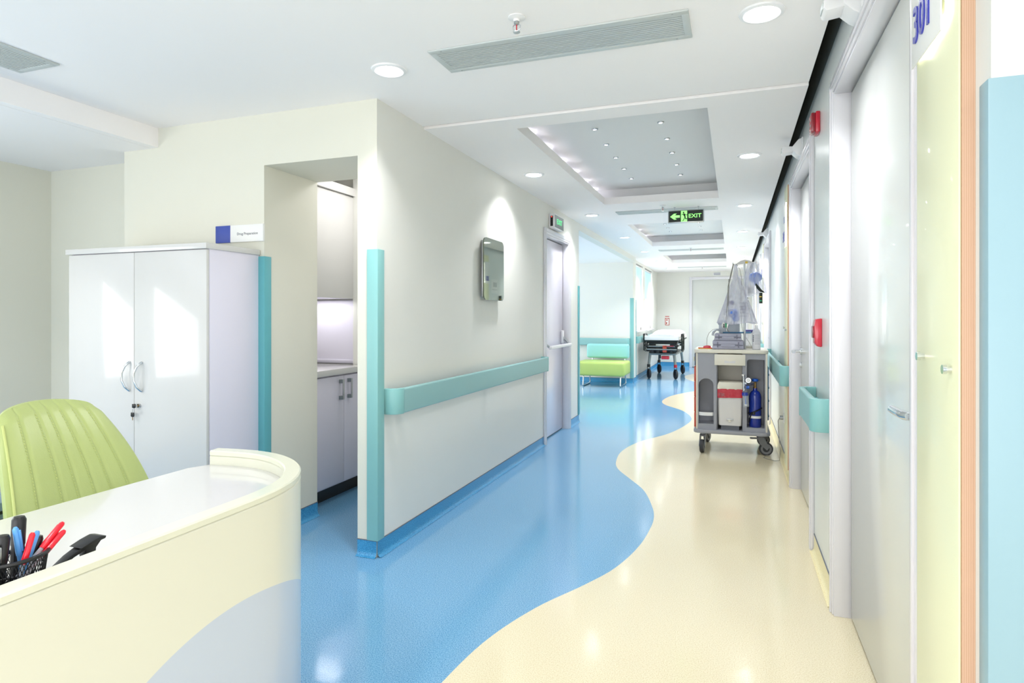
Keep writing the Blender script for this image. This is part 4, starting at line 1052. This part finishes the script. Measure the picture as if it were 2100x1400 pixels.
b = B(); b.box(hx(430)-hx(560), hx(520)-hx(560), -.10, .08, 0, .13, 'monitor_grey', .012); b.prism([(hx(520)-hx(560), .01), (hx(690)-hx(560), .01), (hx(690)-hx(560), .09), (hx(600)-hx(560), .12), (hx(560)-hx(560), .10)], -.09, .08, 'monitor_grey', 'y', .006); obj('housing', b, t)
b = B(); b.box(hx(480)-hx(560), hx(830)-hx(560), -.12, .05, 0, .012, 'blue_shelf', .004); obj('shelf', b, t, label='blue shelf')
b = B(); b.tube([(hx(450)-hx(560), -.10, .03), (hx(400)-hx(560), -.12, .035), (hx(365)-hx(560), -.13, .01), (hx(355)-hx(560), -.13, -.022)], .011, 'monitor_grey'); obj('handpiece', b, t)
t = thing('ultrasonic_mask', (hx(800), TY+.42, ZT), 'purple-grey item in a clear wrap behind the white bottle', 'medical item')
b = B(); b.box(-.05, .06, -.05, .05, 0, .02, 'cart_cream', .004); b.box(-.03, .05, -.04, .04, .02, .15, 'clear', .006); obj('clear_box', b, t)
b = B(); b.box(-.035, .065, -.05, .05, .15, .18, 'mask_purple', .012); obj('purple_lid', b, t)
t.name = 'storage_jar'; t['label'] = 'clear jar with purple lid behind the white bottle'; t['category'] = 'jar'
t = thing('spray_bottle', (hx(888), TY+.12, ZT), 'translucent white bottle with printed label at the wall side of the trolley', 'bottle')
b = B(); b.prism(rr(-.036, .036, -.03, .03, .014), 0, .165, 'bottle_white', 'z', .006, True); b.lathe([(.034, .164), (.028, .185), (.014, .198), (.012, .202)], (0, 0, 0), 'bottle_white', 20); obj('bottle_body', b, t)
b = B(); b.cyl((0, 0, .198), (0, 0, .228), .013, 'white_paint'); obj('cap', b, t)
b = B()
for k in range(4): b.box(-.032, -.022, -.0315, -.030, .075+.016*k, .086+.016*k, 'ink_grey')
for k in range(9): b.box(-.015, .028, -.0315, -.030, .05+.011*k, .052+.011*k, 'print_grey')
obj('print', b, t)
t = thing('red_dish', (hx(268), TY+.10, ZT), 'flat red item with yellow edge on the trolley corner', 'tray')
b = B(); b.box(-.066, .06, -.03, .03, .0, .007, 'yellow', .002); b.box(-.066, .064, -.031, .031, .006, .013, 'red', .002); obj('tray', b, t)
b = B(); b.prism([(-.02, .012), (.052, .012), (.048, .03), (.02, .034), (-.015, .028)], -.025, .025, 'red', 'y', .003); obj('lid', b, t)
obj('cable', B().tube([(hx(285), TY+.12, ZT+.034), (hx(286), TY+.13, ZT+.10), (hx(310), TY+.15, ZT+.15), (hx(360), TY+.18, ZT+.185), (hx(430), TY+.2, ZT+.19)], .0022, 'cable', 8), None, label='thin grey cable arching from the red item to the medical device', category='cable')
obj('cable', B().tube([(hx(610), TY+.148, hz(225)), (hx(575), TY+.13, hz(380)), (hx(548), TY+.12, hz(500)), (hx(540), TY+.11, hz(700)), (hx(528), TY+.11, hz(850)), (hx(515), TY+.11, hz(950)), (hx(530), TY+.12, hz(1010)), (hx(560), TY+.14, hz(1060))], .0032, 'cable', 8), None, label='grey cable hanging down in front of the big bag', category='cable', group='cables looped over the hanger')
obj('cable', B().tube([(hx(618), TY+.150, hz(225)), (hx(600), TY+.13, hz(300)), (hx(560), TY+.12, hz(470)), (hx(552), TY+.118, hz(640)), (hx(548), TY+.118, hz(850)), (hx(520), TY+.118, hz(985))], .0026, 'cable', 8), None, label='second grey cable beside the one in front of the big bag', category='cable', group='cables looped over the hanger')
obj('cable', B().tube([(hx(650), TY+.150, hz(228)), (hx(690), TY+.14, hz(290)), (hx(712), TY+.135, hz(400)), (hx(714), TY+.135, hz(470)), (hx(700), TY+.2, hz(700)), (hx(712), TY+.2, hz(960)), (hx(735), TY+.18, hz(1080)), (hx(790), TY+.16, hz(1160)), (hx(845), TY+.14, hz(1250))], .002, 'cable', 8), None, label='thin cable curving from the hanger past the pole to the bottle', category='cable', group='cables looped over the hanger')
obj('cable_clip', B().box(-.008, .008, -.01, .01, -.02, .02, 'green_clip', .003).box(-.025, -.012, -.008, .008, -.022, .014, 'black_plastic', .003).sph((-.02, 0, 0), .02, 'bin_white', (1, .4, 1.4)), None, (hx(522), TY+.09, hz(975)), label='green and black connector at the end of the hanging cables', category='connector')
# big hanging bag
def bag(cx0, cy0, ztop, zbot, prof, tilt, seed, film_name='bag_film'):
    """prof(f) -> half width, half depth, x shift"""
    rows = []; n = 48; rnd = random.Random(seed); ph = [rnd.uniform(0, 6) for _ in range(4)]
    for j in range(26):
        f = j/25; hwid, hd, sh = prof(f); r = []
        for k in range(n):
            a = 2*PI*k/n
            wv = 1+.05*math.sin(7*a+ph[0])+.05*math.sin(13*a+ph[1]+2*f)+.03*math.sin(21*a+ph[2]-f*4)
            x = hwid*math.cos(a)*wv; y = hd*math.sin(a)*wv
            z = ztop+(zbot-ztop)*f+(.012*math.sin(3*a+ph[3])+tilt*x)*f*f
            r.append((x+sh, y, z))
        rows.append(r)
    b = B(); b.grid(rows, film_name, closed=True)
    q = bmesh.new(); q.faces.new([q.verts.new(p) for p in rows[-1]]); bmesh.ops.triangulate(q, faces=q.faces[:]); b.add(q, film_name, True)
    return b
def P1(f):
    if f < .22: return .012+.012*f/.22, .012+.01*f, (hx(640)-hx(655))*1
    g = (f-.22)/.78; return .026+.150*g**.9, .022+.055*g, -.004+(.0)*g
t = thing('plastic_bag', (hx(655), TY+.16, hz(950)), 'large translucent plastic bag hanging from the pole with blue and purple contents', 'plastic bag', 'clear plastic bags hung from the trolley pole')
H1 = hz(235)-hz(950)
obj('bag_film', bag(0, 0, H1, 0, P1, .03, 3), t)
b = B(); X_ = hx(655)
for k in range(7): b.box(hx(490)-X_, hx(535)-X_, -.062, -.0605, hz(715+22*k)-hz(950), hz(718+22*k)-hz(950), 'print_grey')
for k in range(5): b.box(hx(690)-X_, hx(780)-X_, -.070, -.0685, hz(700+40*k)-hz(950), hz(704+40*k)-hz(950), 'print_grey')
obj('printed_lines', b, t, kind='stuff', label='grey printed lines')
b = B(); b.sph((hx(610)-X_, -.03, hz(830)-hz(950)), .05, 'mask_blue', (1, .7, .9)); b.sph((hx(640)-X_, -.02, hz(890)-hz(950)), .034, 'mask_blue', (1, .7, 1)); obj('blue_mask', b, t, label='light blue breathing mask inside')
b = B(); b.sph((hx(590)-X_, -.01, hz(700)-hz(950)), .02, 'mask_purple', (1.2, .7, 1)); b.sph((hx(740)-X_, 0, hz(760)-hz(950)), .022, 'case_grey', (1, .7, 2.6)); obj('tubing', b, t)
# second bag with the mask
t = thing('plastic_bag', (hx(880), TY+.16, hz(600)), 'small clear bag with blue mask hanging at the wall side of the pole', 'plastic bag', 'clear plastic bags hung from the trolley pole')
H2 = hz(215)-hz(600)
def P2(f): return .035+.055*math.sin(min(1, f*1.15)*PI/2), .02+.035*math.sin(f*PI/2), (hx(835)-hx(880))*(1-f)+.004*f
obj('bag_film', bag(0, 0, H2, 0, P2, .22, 9, 'bag_film_thin'), t)
b = B(); b.sph((0, -.0, hz(395)-hz(600)), .060, 'mask_blue', (1, .55, .85)); b.cyl((.0, -.005, hz(450)-hz(600)), (.012, -.005, hz(490)-hz(600)), .018, 'mask_blue'); obj('blue_mask', b, t, label='light blue mask inside')
b = B(); b.tube([(.0, -.042, hz(475)-hz(600)), (.02, -.048, hz(520)-hz(600)), (.045, -.050, hz(560)-hz(600)), (.075, -.045, hz(580)-hz(600))], [.008, .014, .013, .004], 'dark_metal'); obj('dark_strap', b, t)
b = B()
for k in range(6): b.box(-.07, -.02, -.050, -.049, hz(520+12*k)-hz(600), hz(526+12*k)-hz(600), 'print_grey')
obj('printed_lines', b, t, kind='stuff')

# ================================================================= SOFA
t = thing('two_tone_sofa', (-2.30, 11.55, 0), 'small armless sofa with lime green seat and aqua backrest on chrome legs', 'sofa')
b = B(); b.box(-.47, .44, -.36, .36, .20, .455, 'sofa_green', .045, 4); obj('seat', b, t, label='lime green seat')
b = B(); b.box(-.40, .42, .27, .42, .49, .765, 'sofa_aqua', .045, 4); obj('backrest', b, t, label='aqua backrest')
for x in (-.30, .33):
    b = B(); b.tube([(x, .34, .30), (x, .38, .36), (x, .38, .56)], .012, 'chrome'); obj('back_support', b, t)
for x in (-.33, .36):
    b = B(); b.tube([(x, -.27, .205), (x, -.30, .10), (x, -.31, .03), (x, -.28, .012), (x, .24, .012), (x, .28, .03), (x, .27, .10), (x, .24, .205)], .012, 'chrome'); obj('sled_leg', b, t, label='chrome loop leg')

# ================================================================= STRETCHER
t = thing('ambulance_stretcher', (-1.39, 13.9, 0), 'wheeled black-framed stretcher with a white sheeted mattress by the windows', 'stretcher')
b = B(); rows = []
for j in range(19):
    y = -1.0+2.0*j/18; zc = .905+(.06 if y > .3 else .06*max(0, (y+.2)/.5)) if y > -.2 else .905
    r = []
    for k in range(25):
        u = -1+k/12; x = .33*u; edge = 1-abs(u)**6
        r.append((x, y, zc-.055+.075*edge+.006*math.sin(y*11+u*5)*edge))
    rows.append(r)
b.grid(rows, 'sheet_white', thick=.04); b.box(-.34, .34, -1.0, -.97, .80, .90, 'sheet_white', .01)
b.grid([[(s*.345+.004*math.sin(yy*14), yy, z) for yy in [-1+2*q/24 for q in range(25)]] for s, z in ((1, .89), (1.02, .80))], 'sheet_white', thick=.004)
obj('mattress', b, t, label='white sheeted mattress')
b = B(); F = 'dark_metal'
for s in (-1, 1): b.tube([(s*.34, -.98, .80), (s*.34, .95, .80)], .022, F)
for y in (-.98, -.3, .4, .95): b.tube([(-.34, y, .80), (.34, y, .80)], .022, F)
b.box(-.32, .32, -.95, .9, .795, .815, 'black_plastic'); obj('bed_frame', b, t)
b = B()
for s in (-1, 1): b.tube([(s*.30, -.95, .68), (s*.30, .9, .68)], .018, 'grey_metal')
for y in (-.95, -.90, .9): b.tube([(-.30, y, .68), (.30, y, .68)], .016, 'grey_metal')
b.tube([(-.30, -.98, .62), (.30, -.98, .62)], .014, 'grey_metal'); b.tube([(-.25, -.97, .74), (.25, -.97, .74)], .014, F)
for x in (-.30, .30): b.sph((x, -.98, .70), .04, 'black_plastic')
for x in (-.2, -.08, .18): b.box(x-.03, x+.04, -.96, -.85, .55, .64, 'black_plastic', .01)
b.box(-.31, .31, -.93, -.86, .57, .66, 'black_plastic', .01); b.box(-.31, .31, -.96, -.90, .745, .80, 'black_plastic', .008); b.box(-.26, -.12, -.95, -.88, .66, .75, 'black_plastic', .01); b.box(.16, .30, -.95, -.88, .64, .75, 'black_plastic', .01)
b.box(.02, .10, -.975, -.94, .56, .70, 'red_drawer', .004); b.box(.04, .24, -.975, -.95, .68, .695, 'bag_red', .003)
obj('under_frame', b, t)
b = B(); b.tube([(-.26, -.80, .52), (.26, -.80, .52)], .026, 'grey_metal'); b.tube([(-.26, .70, .50), (.26, .70, .50)], .024, 'grey_metal')
for s in (-1, 1): b.tube([(s*.26, -.8, .52), (s*.26, .7, .50)], .022, 'grey_metal')
b.box(-.28, .28, -.78, .6, .53, .56, 'black_plastic', .01); obj('lower_frame', b, t)
obj('red_clamp', B().box(-.02, .14, -.86, -.76, .41, .48, 'red', .015).box(-.06, -.03, -.84, -.79, .43, .49, 'black_plastic', .005), t, label='red clamp under the frame')
for (x, y, c) in ((-.28, -.80, 0), (.26, -.80, 1), (-.22, .55, 0), (.30, .55, 0)):
    b = B(); b.tube([(x*.9, y+.02, .53), (x, y, .27)], [.030, .026], 'grey_metal' if y < 0 else 'blue_grey'); lg = obj('leg', b, t)
    b = B(); b.cyl((x, y, .30), (x, y, .24), .034, 'bag_red' if c else 'black_plastic')
    for s in (-1, 1): b.prism([(y-.03, .25), (y+.03, .25), (y+.07, .09), (y+.03, .07)], x+s*.026-.004, x+s*.026+.004, 'black_plastic', 'x')
    obj('fork', b, lg)
    b = B(); mx = Matrix.Translation((x, y+.045, .10)) @ Matrix.Rotation(math.radians(25), 4, 'Z') @ Matrix.Rotation(PI/2, 4, 'Y')
    b.lathe([(0, -.018), (.06, -.018), (.065, -.022), (.09, -.022), (.10, -.012), (.10, .012), (.09, .022), (.065, .022), (.06, .018), (0, .018)], (0, 0, 0), 'rubber', 28, mx=mx); obj('wheel', b, lg)
for s in (-1, 1):
    b = B(); x = .40 if s > 0 else -.355
    b.tube([(x, -.95, .60), (x, -.98, .85), (x, -.90, .93), (x, -.55, .93), (x, -.45, .85), (x, -.45, .60), (x, -.7, .57)], .014, F, closed=True)
    b.tube([(x, -.75, .60), (x, -.75, .92)], .010, F); b.tube([(s*.33, -.9, .78), (x, -.9, .76)], .018, F); b.tube([(s*.33, -.55, .70), (x, -.55, .70)], .018, F)
    b.box(x-.02, x+.02, -.97, -.90, .80, .94, 'black_plastic', .008); obj('side_rail', b, t)
